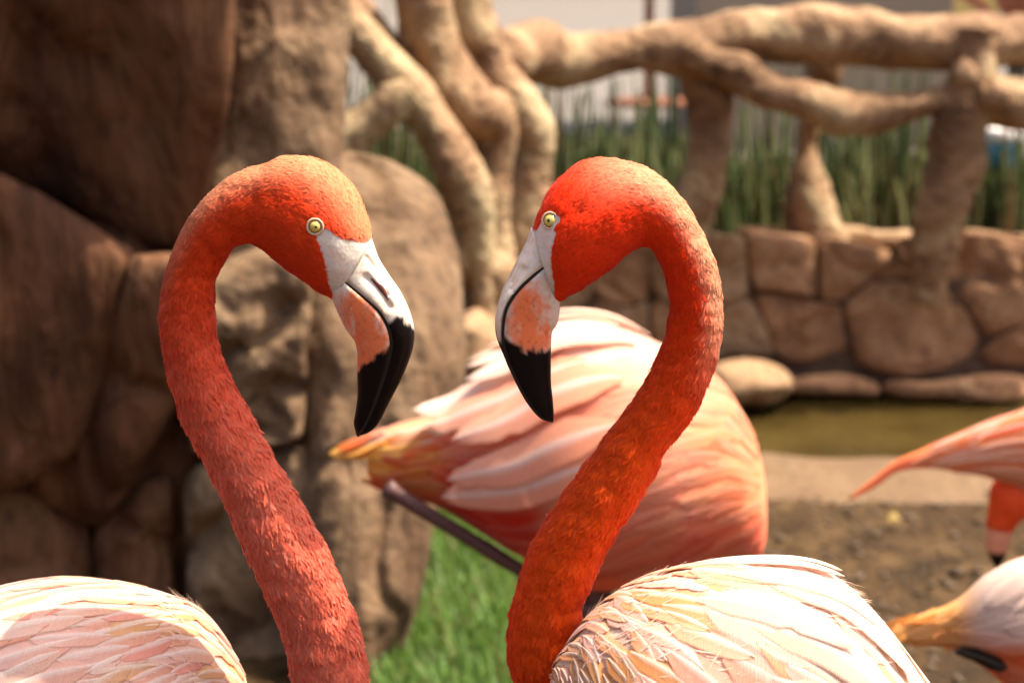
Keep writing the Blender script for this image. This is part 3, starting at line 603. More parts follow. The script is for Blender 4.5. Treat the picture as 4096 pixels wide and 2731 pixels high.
def conform_feather(S, u, v, L, Wd, ang, curve=0.0, l0=0.001, l1=0.006, tilt=0.0006, tipk=2.2, nrow=16, notch=0.25, camber=0.05, fringe=False):
    xs = np.array((-1, -0.7, -0.3, -0.05, 0.05, 0.3, 0.7, 1.0)); V = []; UV = []; ds = L / nrow; free = False; nrm = None
    eps = 0.004; a = ang; pos = None
    gaps = {random.randint(nrow // 2, nrow - 1): random.choice((-1, 1)) for _ in range(2)} if random.random() < notch * 2 else {}
    for i in range(nrow + 1):
        t = i / nrow
        wid = Wd * (min(1, 0.25 + 3.2 * t) * (1 - max(0, (t - 0.55) / 0.45) ** tipk) ** 0.62 + 0.02)
        lift = l0 + (l1 - l0) * t ** 1.3
        if not free:
            p = S.at(u, v); Su = (S.at(u + eps, v) - S.at(u - eps, v)) / (2 * eps); Sv = (S.at(u, v + eps) - S.at(u, v - eps)) / (2 * eps)
            if u < eps or u > 1 - eps: Su = Su * 2
            e1 = Su / (np.linalg.norm(Su) + 1e-9); n = S.ev(S.Ng, np.asarray(u), np.asarray(v)); n = n / np.linalg.norm(n)
            e2 = np.cross(n, e1); e2 *= np.sign(e2 @ Sv) or 1
            d = math.cos(a) * e1 + math.sin(a) * e2; c = -math.sin(a) * e1 + math.cos(a) * e2; nrm = n
        E, F_, G = Su @ Su, Su @ Sv, Sv @ Sv; det = E * G - F_ * F_ + 1e-12
        def uvof(vec):
            b1, b2 = vec @ Su, vec @ Sv; return (G * b1 - F_ * b2) / det, (E * b2 - F_ * b1) / det
        jg = random.uniform(.93, 1.05); wl = wid * jg * (0.8 if gaps.get(i) == -1 else 1) ; wr_ = wid * (0.8 if gaps.get(i) == 1 else 1)
        for x in xs:
            ww = x * (wl if x < 0 else wr_); slip = -0.25 * abs(ww) * (1 - t) 
            if free: q = pos + c * ww + d * slip
            else:
                du, dv = uvof(c * ww + d * slip); q = S.at(u + du, v + dv) if abs(dv) < 0.2 else p + c * ww
            rid = 0.0006 if abs(x) < 0.1 else 0
            q = q + nrm * (lift + tilt * x + rid - camber * Wd * x * x * (0.3 + 0.7 * t))
            V.append(q); UV.append((x, t * L / max(Wd, 1e-4) * 0.5))
        if free: pos = pos + d * ds
        else:
            du, dv = uvof(d * ds); u += du; v += dv; a += curve / nrow
            if u > 0.965 or u < 0.0: free = True; pos = S.at(min(u, 0.965), v) + d * 0
    m = len(xs); F = grid_faces(nrow + 1, m, False)
    if fringe:
        G = np.array(V).reshape(nrow + 1, m, 3)
        for i in range(3, nrow):
            for e_, sg in ((0, -1), (m - 1, 1)):
                for _ in range(2):
                    f_ = random.random(); A_ = G[i, e_] * (1 - f_) + G[i + 1, e_] * f_; out = (G[i, e_] - G[i, e_ - sg * 2]); tn = G[i + 1, 3] - G[i, 3]; tn = tn / (np.linalg.norm(tn) + 1e-9)
                    ln = np.linalg.norm(out) + 1e-6; tip = A_ + out / ln * Wd * random.uniform(.05, .22) + tn * Wd * random.uniform(.25, .6); b0 = len(V)
                    V += [A_ - out * .1 - tn * Wd * .04, A_ - out * .1 + tn * Wd * .05, tip]; UV += [(sg, i / nrow * L / Wd * .5)] * 3; F.append((b0, b0 + 1, b0 + 2))
    return np.array(V), F, UV
def add_feather(parent, S, u, v, L, Wd, ang, col, name='feather', mat=None, tipcol=None, rachis=0.55, zone=None, xgrad=0.12, **kw):
    V, F, UV = conform_feather(S, u, v, L, Wd, ang, **kw)
    x = np.array([q[0] for q in UV]); nr = kw.get('nrow', 16); t = np.r_[np.repeat(np.linspace(0, 1, nr + 1), 8), np.ones(len(V) - 8 * (nr + 1)) * .9]
    c = np.array(col)[None, :] * np.ones((len(V), 1)); tc = np.array(tipcol if tipcol is not None else np.minimum(1, np.array(col) * 1.06 + 0.03)); c = c * np.array((.98, .90, .82))
    k = np.clip((t - 0.25) / 0.6, 0, 1)[:, None]; c = c * (1 - k) + tc * k; xg = np.clip(x * .5 + .5, 0, 1)[:, None] * xgrad; c = c * (1 - xg) + c * np.array((.96, .80, .58)) * xg
    r = (np.abs(x) < 0.1)[:, None] * rachis; c = c * (1 - r) + np.array((0.9, 0.86, 0.8)) * r
    if zone is not None:
        zc = zone(proj(V)); lum = np.array(col) / (zone(proj(V[:1]))[0] + 1e-3); c = zc * np.clip(lum, .40, 1.4) + .02 * k * (1 - zc); c = c * (1 - r * .2) + np.array((.92, .70, .58)) * r * .2
    al = np.clip(np.minimum((1 - np.abs(x)) / .5, (1 - t) / .18 + np.where(np.abs(x) < .1, .4, 0)), 0, 1)
    return mesh_obj(name, V, F, mat or M_FEATH, parent, col=np.c_[np.clip(c, 0, 0.92), al], uv=UV)
def cover(parent, S, u0, u1, v0, v1, L0, L1, wr, ang0, ang1, pal, fu=0.42, fv=0.8, maxn=400, **kw):
    u = u0; n = 0; row = 0
    while u < u1 and n < maxn:
        k = (u - u0) / (u1 - u0); L = L0 + (L1 - L0) * k; Wd = L * wr * random.uniform(.9, 1.1) / 2
        vm = (v0 + v1) / 2; sv = np.linalg.norm(S.at(u, vm + .05) - S.at(u, vm - .05)) / 0.1; su = np.linalg.norm(S.at(min(u + .02, 1), vm) - S.at(max(u - .02, 0), vm)) / 0.04
        dv = fv * 2 * Wd / max(sv, 1e-3); v = v0 + dv * (0.5 if row % 2 else 0) + random.uniform(-.2, .2) * dv
        while v < v1 and n < maxn:
            vv = v + random.uniform(-.2, .2) * dv; uu = u + random.uniform(-.3, .3) * fu * L / max(su, 1e-3)
            kk = (vv - v0) / (v1 - v0); ang = ang0 + (ang1 - ang0) * kk + random.uniform(-.16, .16)
            cc, tc = pal(uu, vv); s = random.uniform(.82, 1.2)
            add_feather(parent, S, max(0.004, uu), vv, L * s, Wd * s * random.uniform(.85, 1.1), ang, cc, tipcol=tc, curve=random.uniform(-.1, .45), l0=0.0008 + 0.001 * random.random(), l1=random.uniform(.0009, .0022) * (L / .06) ** .5, **kw)
            v += dv; n += 1
        u += fu * L / max(su, 1e-3); row += 1
def down_feathers(parent, S, count, lenf, colf, skip=None, name='down', wr=0.5, lift=0.25, urange=(0, 1), seed=1):
    g = np.random.default_rng(seed)
    du = np.linalg.norm(np.diff(S.P, axis=0), axis=2); dv = np.linalg.norm(np.roll(S.P, -1, 1) - S.P, axis=2)[:-1]
    lin = np.array([[lenf(i / (S.nu - 1))] for i in range(S.nu - 1)])
    A = du * dv / (lin ** 2); iu = np.arange(S.nu - 1) / (S.nu - 1); A[(iu < urange[0]) | (iu > urange[1])] = 0
    idx = g.choice(A.size, count, p=(A / A.sum()).ravel()); i, j = np.unravel_index(idx, A.shape)
    u = (i + g.random(count)) / (S.nu - 1); v = (j + g.random(count)) / S.nv
    p = S.at(u, v); n = S.ev(S.Ng, u, v); n /= np.linalg.norm(n, axis=1)[:, None]
    T = S.at(np.minimum(u + .01, 1), v) - S.at(np.maximum(u - .01, 0), v); T -= n * (T * n).sum(1)[:, None]; T /= np.linalg.norm(T, axis=1)[:, None] + 1e-12
    B = np.cross(n, T); ja = g.normal(0, .28, count)[:, None]; D = T * np.cos(ja) + B * np.sin(ja); Cx = np.cross(n, D)
    if skip is not None:
        k = ~skip(p); p, n, D, Cx, u, v = p[k], n[k], D[k], Cx[k], u[k], v[k]
    N = len(p); L = np.array([lenf(x) for x in u]) * g.uniform(.7, 1.3, N); Lc = L[:, None]; Wd = (L * wr * .5 * g.uniform(.8, 1.2, N))[:, None]
    lf = lift * g.uniform(.5, 1.5, N)[:, None]
    rows = [(0, .5, -.03), (.35, 1, .06), (.75, .62, .40), (1.0, .05, 1.0)]
    V = np.zeros((N, 8, 3))
    for r, (t, ww, lz) in enumerate(rows):
        c = p + D * Lc * t + n * (Lc * lf * lz + 0.0003)
        V[:, 2*r] = c - Cx * Wd * ww; V[:, 2*r+1] = c + Cx * Wd * ww
    base = colf(u, v, p, g); Cc = np.repeat(base[:, None, :], 8, 1); Cc[:, :2] *= .95; Cc[:, 6:] = np.minimum(.92, Cc[:, 6:] * 1.08 + .012)
    b = (np.arange(N) * 8)[:, None]
    F = np.concatenate([b + np.array((2*r, 2*r+2, 2*r+3, 2*r+1)) for r in range(3)], 0)
    me = bpy.data.meshes.new(name); me.vertices.add(N * 8); me.vertices.foreach_set('co', V.ravel())
    me.loops.add(F.size); me.loops.foreach_set('vertex_index', F.ravel().astype(np.int32)); me.polygons.add(len(F))
    me.polygons.foreach_set('loop_start', np.arange(len(F), dtype=np.int32) * 4); me.polygons.foreach_set('use_smooth', np.ones(len(F), bool))
    me.update(calc_edges=True)
    ca = me.color_attributes.new('Col', 'FLOAT_COLOR', 'POINT'); c4 = np.ones((N * 8, 4)); c4[:, :3] = Cc.reshape(-1, 3); ca.data.foreach_set('color', c4.ravel())
    nn = n[:, None, :] + g.normal(0, .09, (N, 1, 3)) + (D[:, None, :] * np.array((-.10, -.10, 0, 0, .12, .12, .2, .2))[None, :, None]); nn /= np.linalg.norm(nn, axis=2)[:, :, None]
    me.normals_split_custom_set_from_vertices(nn.reshape(-1, 3).tolist())
    me.materials.append(M_DOWN); o = bpy.data.objects.new(name, me); COL.objects.link(o); o.parent = parent; o.matrix_parent_inverse = parent.matrix_basis.inverted(); o['kind'] = 'stuff'
    return o
def joined_body(parent, parts, mat=M_SKIN, name='body'):
    V, F, C = [], [], []
    for S, col in parts:
        b = len(V); V += list(S.P.reshape(-1, 3)); C += list(col.reshape(-1, 3)); F += [tuple(b + k for k in f) for f in grid_faces(S.nu, S.nv) + cap_faces(S.nu, S.nv)]
    return mesh_obj(name, V, F, mat, parent, col=C, recalc=True)

def resample(pts, n): return cr(np.c_[np.array(pts, float), np.zeros(len(pts))], n)[:, :2]
def bill(parent, culmen, mouth, lower, Y, wprof, colU, colL, gap, groove=None, lam=True):
    """upper and lower mandible with a shared mouth line; all in photo pixels at depth Y"""
    n = 150; cu, mo, lo = resample(culmen, n), resample(mouth, n), resample(lower, n)
    t = np.linspace(0, 1, n); wd = np.interp(t, [x for x, _ in wprof], [y for _, y in wprof]); g = np.interp(t, [x for x, _ in gap], [y for _, y in gap])
    def half(edge, far, col, name, sgn):
        V = []; na, nb = 44, 8
        for i in range(n):
            E = W(*edge[i], Y); Fp = W(*far[i], Y); d = Fp - E; l = np.linalg.norm(d) + 1e-9; E = E + d / l * min(g[i] * 0.5, l * .4); d = Fp - E
            for k in range(na):
                ph = -math.pi / 2 + math.pi * k / (na - 1); c = abs(math.cos(ph)) ** 0.8
                V.append(E + d * c + np.array((0, wd[i] * math.sin(ph), 0)))
            for k in range(nb):
                V.append(E + np.array((0, wd[i] * (1 - 2 * (k + 1) / (nb + 1)), 0)) + d * .02)
        V = np.array(V); pn = V.copy(); m = pn[:, 1] > Y; pn[m, 1] = 2 * Y - pn[m, 1]; px = proj(pn)
        if groove and name == 'upper_bill':
            for line, wpx, dep in groove:
                k = dep * np.exp(-(seg_dist(px, line) / wpx) ** 2); V[:, 1] += np.where(V[:, 1] < Y, k, -k)
        nv = na + nb; C = col(px, np.repeat(t, nv))
        return mesh_obj(name, V, grid_faces(n, nv) + cap_faces(n, nv), M_BILL, parent, col=C, recalc=True)
    U = half(mo, cu, colU, 'upper_bill', 1); Lw = half(mo, lo, colL, 'lower_bill', -1)
    V = []
    for i in range(n):
        M = W(*mo[i], Y); A = W(*cu[i], Y); B = W(*lo[i], Y); d = A - B; d /= np.linalg.norm(d) + 1e-9; h = g[i] * 0.62 + 0.0004; ww = wd[i] * .95
        for (a, b) in ((h, -1), (h, 1), (-h, 1), (-h, -1)): V.append(M + d * a + np.array((0, b * ww, 0)))
    mesh_obj('mouth_lining', V, grid_faces(n, 4) + cap_faces(n, 4), M_BLACKHORN, parent, recalc=True, smooth=False)
    if lam:  # comb of lamellae along the gape
        V, F = [], []
        for i in range(36, n - 6, 1):
            for s in (-1, 1):
                M = W(*mo[i], Y); A = W(*cu[i], Y); B = W(*lo[i], Y); d = A - B; d /= np.linalg.norm(d); tn = W(*mo[min(i + 1, n - 1)], Y) - M; tn *= .28
                h = g[i] * .55 + .0003; y = np.array((0, s * wd[i] * 1.0, 0)); b = len(V)
                V += [M + d * h - tn + y, M + d * h + tn + y, M - d * h + tn + y, M - d * h - tn + y, M + y * .9 + tn * 0 - d * h]
                F += [(b, b+1, b+2, b+3)]
        o = mesh_obj('lamellae', V, F, M_BLACKHORN, parent, smooth=False); o['kind'] = 'stuff'
    return U
def dome(name, c, n, r, h, mat, parent, seg=32, rings=10):
    n = n / np.linalg.norm(n); a = np.cross(n, (0, 0, 1.0)); a /= np.linalg.norm(a); b = np.cross(n, a); V = []
    for i in range(rings):
        ph = (math.pi / 2) * i / (rings - 1); rr = r * math.cos(ph) if i < rings - 1 else r * 0.02
        for j in range(seg):
            th = 2 * math.pi * j / seg; V.append(c + (a * math.cos(th) + b * math.sin(th)) * rr + n * h * math.sin(ph))
    return mesh_obj(name, V, grid_faces(rings, seg) + [tuple((rings - 1) * seg + j for j in range(seg))], mat, parent)
def ring(name, c, n, r, tr, mat, parent, sq=1.0):
    n = n / np.linalg.norm(n); a = np.cross(n, (0, 0, 1.0)); a /= np.linalg.norm(a); b = np.cross(n, a); V = []
    for i in range(36):
        th = 2 * math.pi * i / 36; d = a * math.cos(th) + b * math.sin(th)
        for j in range(10):
            ph = 2 * math.pi * j / 10; V.append(c + d * (r + tr * math.cos(ph)) + n * tr * sq * math.sin(ph))
    F = [(i*10 + j, i*10 + (j+1) % 10, ((i+1) % 36)*10 + (j+1) % 10, ((i+1) % 36)*10 + j) for i in range(36) for j in range(10)]
    return mesh_obj(name, V, F, mat, parent, recalc=True)
def eyes(parent, S, epx, Y, R_ring, R_iris, R_pup, gaze=(0, 0)):
    px = proj(S.P.reshape(-1, 3)); near = S.P.reshape(-1, 3)[:, 1] < Y
    d = np.where(near, np.linalg.norm(px - np.array(epx), axis=1), 1e9); k = int(np.argmin(d)); c = S.P.reshape(-1, 3)[k].copy(); n = S.Ng.reshape(-1, 3)[k].copy()
    for s in (1, -1):
        cc = c.copy(); nn = n.copy() * (0.35, 1, 0.35)
        if s < 0: cc[1] = 2 * Y - cc[1]; nn[1] = -nn[1]
        nn /= np.linalg.norm(nn)
        e = dome('eye', cc - nn * 0.0007, nn, R_ring * .92, 0.0030, M_LIMB, parent)
        # iris and pupil are slightly larger caps on the same eyeball
        dome('iris', cc + nn * 0.0008, nn, R_iris, 0.0018, M_IRIS, e); dome('pupil', cc + nn * 0.0021 + np.array((gaze[0], 0, gaze[1])), nn, R_pup, 0.0007, M_PUPIL, e, 24, 6)
        ring('eyelid', cc + nn * 0.0004, nn, R_ring, 0.00085, M_LID, e)
def leg(parent, hip, ankle, foot, mat=M_LEG, r=0.008):
    h, a, f_ = map(np.array, (hip, ankle, foot))
    L = tube_mesh('leg', [(*h, r * 1.7), (*(h * .6 + a * .4), r * 1.2), (*(h * .15 + a * .85), r), (*a, r * 1.55), (*(a * .85 + f_ * .15), r * .95), (*(a * .4 + f_ * .6), r * .8), (*(a * .05 + f_ * .95), r * .9), (*f_, r * 1.1)], mat, parent, 12, 50, 0.0006, 60)
    return L
def foot(parent, f_, heading, mat=M_LEG):
    V = [tuple(np.array(f_) + (0, 0, .012))]; F = []
    for k, a in enumerate((-.55, -.27, 0, .27, .55)):
        l = (.075, .058, .085, .058, .075)[k]; V.append((f_[0] + l * math.cos(heading + a), f_[1] + l * math.sin(heading + a), 0.004 + f_[2]))
    for k in range(1, 5): F.append((0, k, k + 1))
    b = len(V); V += [(x, y, z - 0.005) for x, y, z in V]; F += [tuple(b + i for i in f[::-1]) for f in F]
    F += [(i, (i + 1) % b, b + (i + 1) % b, b + i) for i in range(b)]
    mesh_obj('foot', V, F, mat, parent, recalc=True, smooth=False)
def tocol(*c): return np.array(c, float)
def smooth(x, a, b): t = np.clip((x - a) / (b - a), 0, 1); return t * t * (3 - 2 * t)
def Z(pts, sc, ox, oy): return [tuple([ox + sc * q[0], oy + sc * q[1]] + ([ox + sc * q[2], oy + sc * q[3]] + list(q[4:]) if len(q) > 3 else [])) for q in pts]
GROUP = 'flamingos gathered by the pond'

# ---------------- flamingo with the pale pink neck (faces right)
YA = 1.25
fa = thing('flamingo', 'pink necked flamingo facing right, head lowered, black bill tip before the tan boulder', 'flamingo', (-0.20, YA, 0), GROUP)
za = lambda p: Z(p, 0.797, 600, 550); z5 = lambda p: Z(p, 0.785, 0, 1500)
hA = za([(1108, 528, 920, 812, .80), (1098, 445, 862, 778, .82), (1062, 335, 785, 728, .80), (1012, 243, 712, 672, .78), (942, 170, 642, 617, .76), (862, 124, 585, 572, .76), (772, 99, 542, 541, .76), (680, 99, 502, 527, .76), (585, 134, 462, 531, .76), (485, 163, 430, 546, .78), (400, 204, 412, 565, .82), (300, 284, 394, 590, .90), (214, 384, 374, 620, .95), (148, 500, 352, 660, 1.0), (94, 640, 335, 702, 1), (66, 760, 323, 772, 1), (53, 880, 320, 880, 1), (60, 1000, 332, 992, 1), (80, 1120, 360, 1110, 1), (116, 1270, 412, 1232, 1), (170, 1420, 482, 1362, 1)])
hA += z5([(1050, 450, 1398, 432, 1), (1130, 600, 1475, 560, 1), (1190, 740, 1558, 712, 1), (1250, 880, 1640, 855, 1), (1310, 1010, 1708, 1000, 1), (1370, 1140, 1765, 1135, 1), (1428, 1280, 1820, 1280, 1), (1468, 1420, 1856, 1420, 1), (1495, 1568, 1878, 1568, 1), (1500, 1750, 1885, 1740, 1, .01), (1440, 1950, 1850, 1980, 1, .03), (1250, 2050, 1650, 2250, 1.1, .05), (1000, 2000, 1200, 2300, 1.2, .06)])
SA = Surf(hA, YA, 330, 88, jig=0.0008, jf=70)
skinA = [(1100 + .3508 * x, 750 + .3508 * y) for x, y in [(1300, 560), (1092, 622), (980, 628), (860, 608), (760, 578), (660, 510), (590, 445), (560, 500), (480, 548), (468, 560), (492, 640), (530, 740), (572, 860), (588, 1000), (604, 1090), (640, 1180), (692, 1292), (900, 1700), (2200, 1700), (2200, 560)]]
def colA(u, v, P, g=None):
    px = SA.nearpx(P, YA); n = len(px)
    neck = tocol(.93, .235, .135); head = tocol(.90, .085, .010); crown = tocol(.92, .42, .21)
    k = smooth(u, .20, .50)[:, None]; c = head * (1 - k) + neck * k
    crown_sun = smooth(np.cos(2 * np.pi * v), .15, 1.0)[:, None] * (1 - smooth(u, .15, .30))[:, None]; c = c * (1 - crown_sun) + crown * crown_sun  # pale crown: sunlight on the head top put into the feather colour
    low = smooth(u, .80, .92)[:, None]; c = c * (1 - low) + tocol(.92, .18, .085) * low
    if g is not None:
        r = g.random(n)[:, None]; pale = (r > .80) * .40 * k; c = c * (1 - pale) + tocol(.90, .40, .28) * pale; dk = (r < .08) * .18 * k; c = c * (1 - dk) + tocol(.55, .07, .025) * dk
        c = c * g.uniform(.93, 1.07, n)[:, None]
    return np.clip(c, 0, .92)
def skinmask(S, poly, Y, epx, er):
    def f(P):
        px = S.nearpx(P, Y); return inpoly(px, poly) | (np.linalg.norm(px - np.array(epx), axis=-1) < er)
    return f
def basecol(S, colf):
    uu = np.repeat(np.linspace(0, 1, S.nu), S.nv); vv = np.tile(np.arange(S.nv) / S.nv, S.nu); return colf(uu, vv, S.P.reshape(-1, 3))
EYA = (1264, 907)
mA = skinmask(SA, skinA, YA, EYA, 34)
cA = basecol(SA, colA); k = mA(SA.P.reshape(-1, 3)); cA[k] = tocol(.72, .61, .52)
cA[~k] *= .97
tA = z5([(1310, 1760, 1310, 1800, .95), (1262, 1620, 1285, 1950, .95), (1180, 1470, 1250, 2080, .95), (1000, 1238, 1100, 2280, .95), (820, 1160, 900, 2400, .95), (560, 1092, 600, 2450, .95), (250, 1072, 300, 2400, .95), (-50, 1118, 0, 2250, .95), (-400, 1240, -300, 2050, .95), (-800, 1420, -700, 1850, .95), (-1150, 1600, -1100, 1790, .95), (-1500, 1770, -1500, 1840, .95)])
TA = Surf(tA, YA + .045, 110, 72)
cTA = np.tile(tocol(.78, .50, .36), (TA.nu * TA.nv, 1))
joined_body(fa, [(SA, cA), (TA, cTA)])
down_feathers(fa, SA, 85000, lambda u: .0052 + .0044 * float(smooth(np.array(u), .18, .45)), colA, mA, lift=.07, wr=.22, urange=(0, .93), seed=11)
eyes(fa, SA, EYA, YA, .0048, .0033, .00105, (.0006, 0))
# bill
BLK = tocol(.006, .004, .004); WHT = tocol(.70, .60, .50); PNK = tocol(.82, .20, .075)
def bill_cols(blkU, blkL, pinkc, pinkr):
    def edge(px, line, jag):  # signed: >0 past the line (towards tip) using pixel y against interpolated line
        x = px[:, 0]; y = px[:, 1]; o = np.argsort([q[0] for q in line]); ly = np.interp(x, [line[i][0] for i in o], [line[i][1] for i in o])
        j = np.array([mnoise.noise(Vector((a * .035, b * .02, 3.0))) + .6 * mnoise.noise(Vector((a * .11, b * .02, 7.0))) for a, b in px]); return y - ly + jag * j
    def cu(px, t):
        k = smooth(edge(px, blkU, 26), -14, 10)[:, None]; n = np.array([mnoise.noise(Vector((a * .012, b * .012, 1.0))) for a, b in px])[:, None]
        n = np.clip(n * 1.8, 0, 1) * .6; c = WHT * (1 - n) + tocol(.58, .36, .20) * n; return c * (1 - k) + BLK * k
    def cl(px, t):
        k = smooth(edge(px, blkL, 24), -16, 12)[:, None]; d = seg_dist(px, pinkc); n = np.array([mnoise.noise(Vector((a * .05, b * .015, 2.0))) + .7 * mnoise.noise(Vector((a * .16, b * .05, 4.0))) for a, b in px])
        p = (1 - smooth(d + 45 * n, pinkr * .25, pinkr * .95))[:, None]; c = WHT * (1 - p) + PNK * p; return c * (1 - k) + BLK * k
    return cu, cl
culA = za([(1112, 505), (1150, 608), (1200, 690), (1255, 770), (1295, 850), (1318, 920), (1328, 985), (1322, 1050), (1300, 1120), (1260, 1215), (1200, 1330), (1145, 1435), (1100, 1478), (1040, 1497)])
mouA = za([(925, 662), (960, 685), (1010, 722), (1080, 780), (1150, 845), (1190, 905), (1212, 965), (1216, 1030), (1200, 1110), (1160, 1240), (1115, 1360), (1070, 1455), (1040, 1494)])
lowA = za([(915, 800), (945, 880), (990, 970), (1028, 1022), (1040, 1080), (1040, 1180), (1042, 1280), (1032, 1370), (1023, 1430), (1036, 1492)])
cu, cl = bill_cols(za([(1180, 940), (1235, 905), (1330, 965)]), za([(1030, 1165), (1100, 1125), (1170, 1085), (1215, 1020)]), za([(1040, 840), (1090, 960), (1120, 1040), (1080, 1140)]), 110)
grvA = [(za([(1085, 600), (1130, 660), (1170, 730), (1192, 790)]), 9, .0016), (za([(1085, 705), (1130, 750), (1175, 810), (1200, 850)]), 16, .0028)]
bill(fa, culA, mouA, lowA, YA, [(0, .0158), (.2, .0165), (.45, .0150), (.62, .0120), (.82, .0085), (.95, .005), (1, .0015)], cu, cl, [(0, .0006), (.1, .0014), (.4, .0022), (.6, .0026), (1, .0014)], grvA)
def nostril(parent, line, Y, ymid, hw):
    C = resample(line, 14); V = []
    for s in (-1, 1):
        pass
    for i, q in enumerate(C):
        t = i / 13; hh = hw * math.sin(math.pi * min(1, t * .92 + .06)) + .0002; P = W(q[0], q[1], Y - ymid)
        for j in range(8):
            a = 2 * math.pi * j / 8; V.append(P + np.array((hh * math.cos(a), .0012 * math.sin(a), hh * .7 * math.cos(a))))
    mesh_obj('nostril', V, grid_faces(14, 8) + cap_faces(14, 8), M_NOSTRIL, parent, recalc=True)
nostril(fa, za([(1110, 705), (1150, 745), (1180, 785), (1196, 815)]), YA, .0118, .0013)
# body plumage
palW = [(0.82, 0.51, 0.40), (0.87, 0.60, 0.52), (0.82, 0.45, 0.34), (0.80, 0.49, 0.30), (0.76, 0.43, 0.21), (0.87, 0.54, 0.47), (0.84, 0.38, 0.30)]
def palA(u, v):
    c = np.array(random.choice(palW)); low = smooth(np.array(v), .2, .42); c = c * (1 - .35 * low) + tocol(.88, .42, .30) * .35 * low
    return c, np.minimum(.90, c * 1.02 + .04)
cover(fa, TA, .02, .24, -.10, .40, .034, .048, .46, .25, .6, palA, fu=.40, fv=.70, maxn=999, tipk=1.9, tilt=.0006)
cover(fa, TA, .22, .62, -.10, .36, .056, .085, .40, .15, .5, palA, fu=.34, fv=.70, maxn=999, tipk=1.8, tilt=.0007)
cover(fa, TA, .62, .84, -.2, .45, .09, .10, .36, 0, .3, palA, fu=.42, fv=.85, maxn=999)
down_feathers(fa, TA, 3000, lambda u: .020, lambda u, v, p, g: np.clip(np.array((.84, .60, .48)) * g.uniform(.85, 1.08, (len(u), 1)), 0, .9), name='loose_barbs', wr=.05, lift=.03, urange=(.03, .6), seed=21)
hipA = W(300, 2731, YA + .035); hipA[2] = .55
for dy in (-.04, .04):
    f_ = (hipA[0] + .02, YA + .035 + dy, .0); leg(fa, (hipA[0], YA + .035 + dy, .62), (hipA[0] - .05, YA + .035 + dy, .33), f_); foot(fa, f_, 0)

# ---------------- orange red flamingo (faces left)
YB = 1.25
fb_ = thing('flamingo', 'orange red necked flamingo facing left with fluffy cream white back feathers', 'flamingo', (0.12, YB, 0), GROUP)
zb = lambda p: Z(p, 0.7655, 1900, 550); z3 = lambda p: Z(p, 0.8503, 1200, 1150); z4 = lambda p: Z(p, 0.8912, 2000, 2150)
hB = zb([(298, 485, 428, 862, .80), (334, 390, 484, 830, .84), (380, 292, 562, 785, .82), (440, 216, 640, 735, .80), (520, 151, 702, 690, .78), (610, 118, 762, 640, .77), (700, 112, 812, 600, .76), (780, 124, 850, 577, .76), (870, 154, 882, 566, .76), (960, 204, 908, 571, .78), (1042, 281, 931, 592, .82), (1112, 370, 951, 622, .88), (1172, 470, 971, 662, .94), (1220, 568, 990, 712, 1), (1256, 660, 1006, 770, 1), (1281, 790, 1018, 840, 1), (1292, 920, 1020, 912, 1), (1281, 1050, 1004, 1012, 1), (1250, 1190, 964, 1130, 1), (1182, 1360, 900, 1262, 1), (1104, 1490, 820, 1382, 1)])
hB += z3([(1722, 758, 1430, 720, 1), (1652, 900, 1332, 850, 1), (1572, 1030, 1232, 988, 1), (1492, 1150, 1150, 1118, 1), (1422, 1270, 1082, 1240, 1), (1372, 1390, 1030, 1390, 1), (1332, 1475, 1004, 1475, 1)])
hB += z4([(368, 320, 52, 320, 1), (348, 430, 36, 430, 1), (338, 545, 40, 560, 1), (345, 660, 78, 660, 1, .01), (385, 800, 150, 850, 1, .02), (480, 900, 330, 1080, 1.1, .02), (650, 880, 600, 1150, 1.2, .01)])
SB = Surf(hB, YB, 330, 88, jig=0.0008, jf=70)
skinB = [(1950 + .3507 * x, 750 + .3507 * y) for x, y in [(300, 470), (505, 478), (560, 492), (592, 425), (625, 340), (680, 400), (760, 500), (792, 508), (772, 570), (745, 680), (726, 800), (735, 950), (762, 1100), (766, 1312), (800, 1312), (880, 1262), (900, 1800), (-300, 1800), (-300, 470)]]
EYB = (2205, 886)
def colB(u, v, P, g=None):
    n = len(P); head = tocol(.92, .060, .002); neck = tocol(.95, .115, .004); crown = tocol(.86, .33, .16); nape_sunlit = tocol(.93, .50, .29)
    k = smooth(u, .22, .5)[:, None]; c = head * (1 - k) + neck * k
    q = smooth(np.cos(2 * np.pi * v), -.1, .75)[:, None]; a1 = q * (smooth(u, .05, .16) * (1 - smooth(u, .26, .40)))[:, None]; c = c * (1 - a1) + nape_sunlit * a1  # cream upper side of head and nape is sunlight painted into the plumage
    if g is not None:
        r = g.random(n)[:, None]; pale = (r > .90) * .12 * k; c = c * (1 - pale) + tocol(.92, .26, .12) * pale; c = c * g.uniform(.95, 1.05, n)[:, None]
    return np.clip(c, 0, .92)
mB = skinmask(SB, skinB, YB, EYB, 36)
cB = basecol(SB, colB); k = mB(SB.P.reshape(-1, 3)); cB[k] = tocol(.70, .56, .48); cB[~k] *= .97
tB = z4([(212, 720, 212, 780, .95, -.05), (240, 600, 235, 900, .95, -.05), (310, 500, 290, 1060, .95, -.05), (400, 385, 390, 1250, .95, -.05), (600, 238, 600, 1400, .95, -.05), (900, 150, 900, 1450, .95, -.05), (1250, 135, 1250, 1400, .95, -.055), (1480, 185, 1450, 1330, .95, -.06), (1640, 310, 1600, 1260, .95, -.065), (1760, 450, 1720, 1200, .95, -.07), (1900, 640, 1850, 1150, .95, -.075), (2060, 850, 2000, 1120, .95, -.08), (2230, 1040, 2180, 1130, .95, -.085)])
TB = Surf(tB, YB, 110, 72)
cTB = np.tile(tocol(.78, .50, .36), (TB.nu * TB.nv, 1))
joined_body(fb_, [(SB, cB), (TB, cTB)])
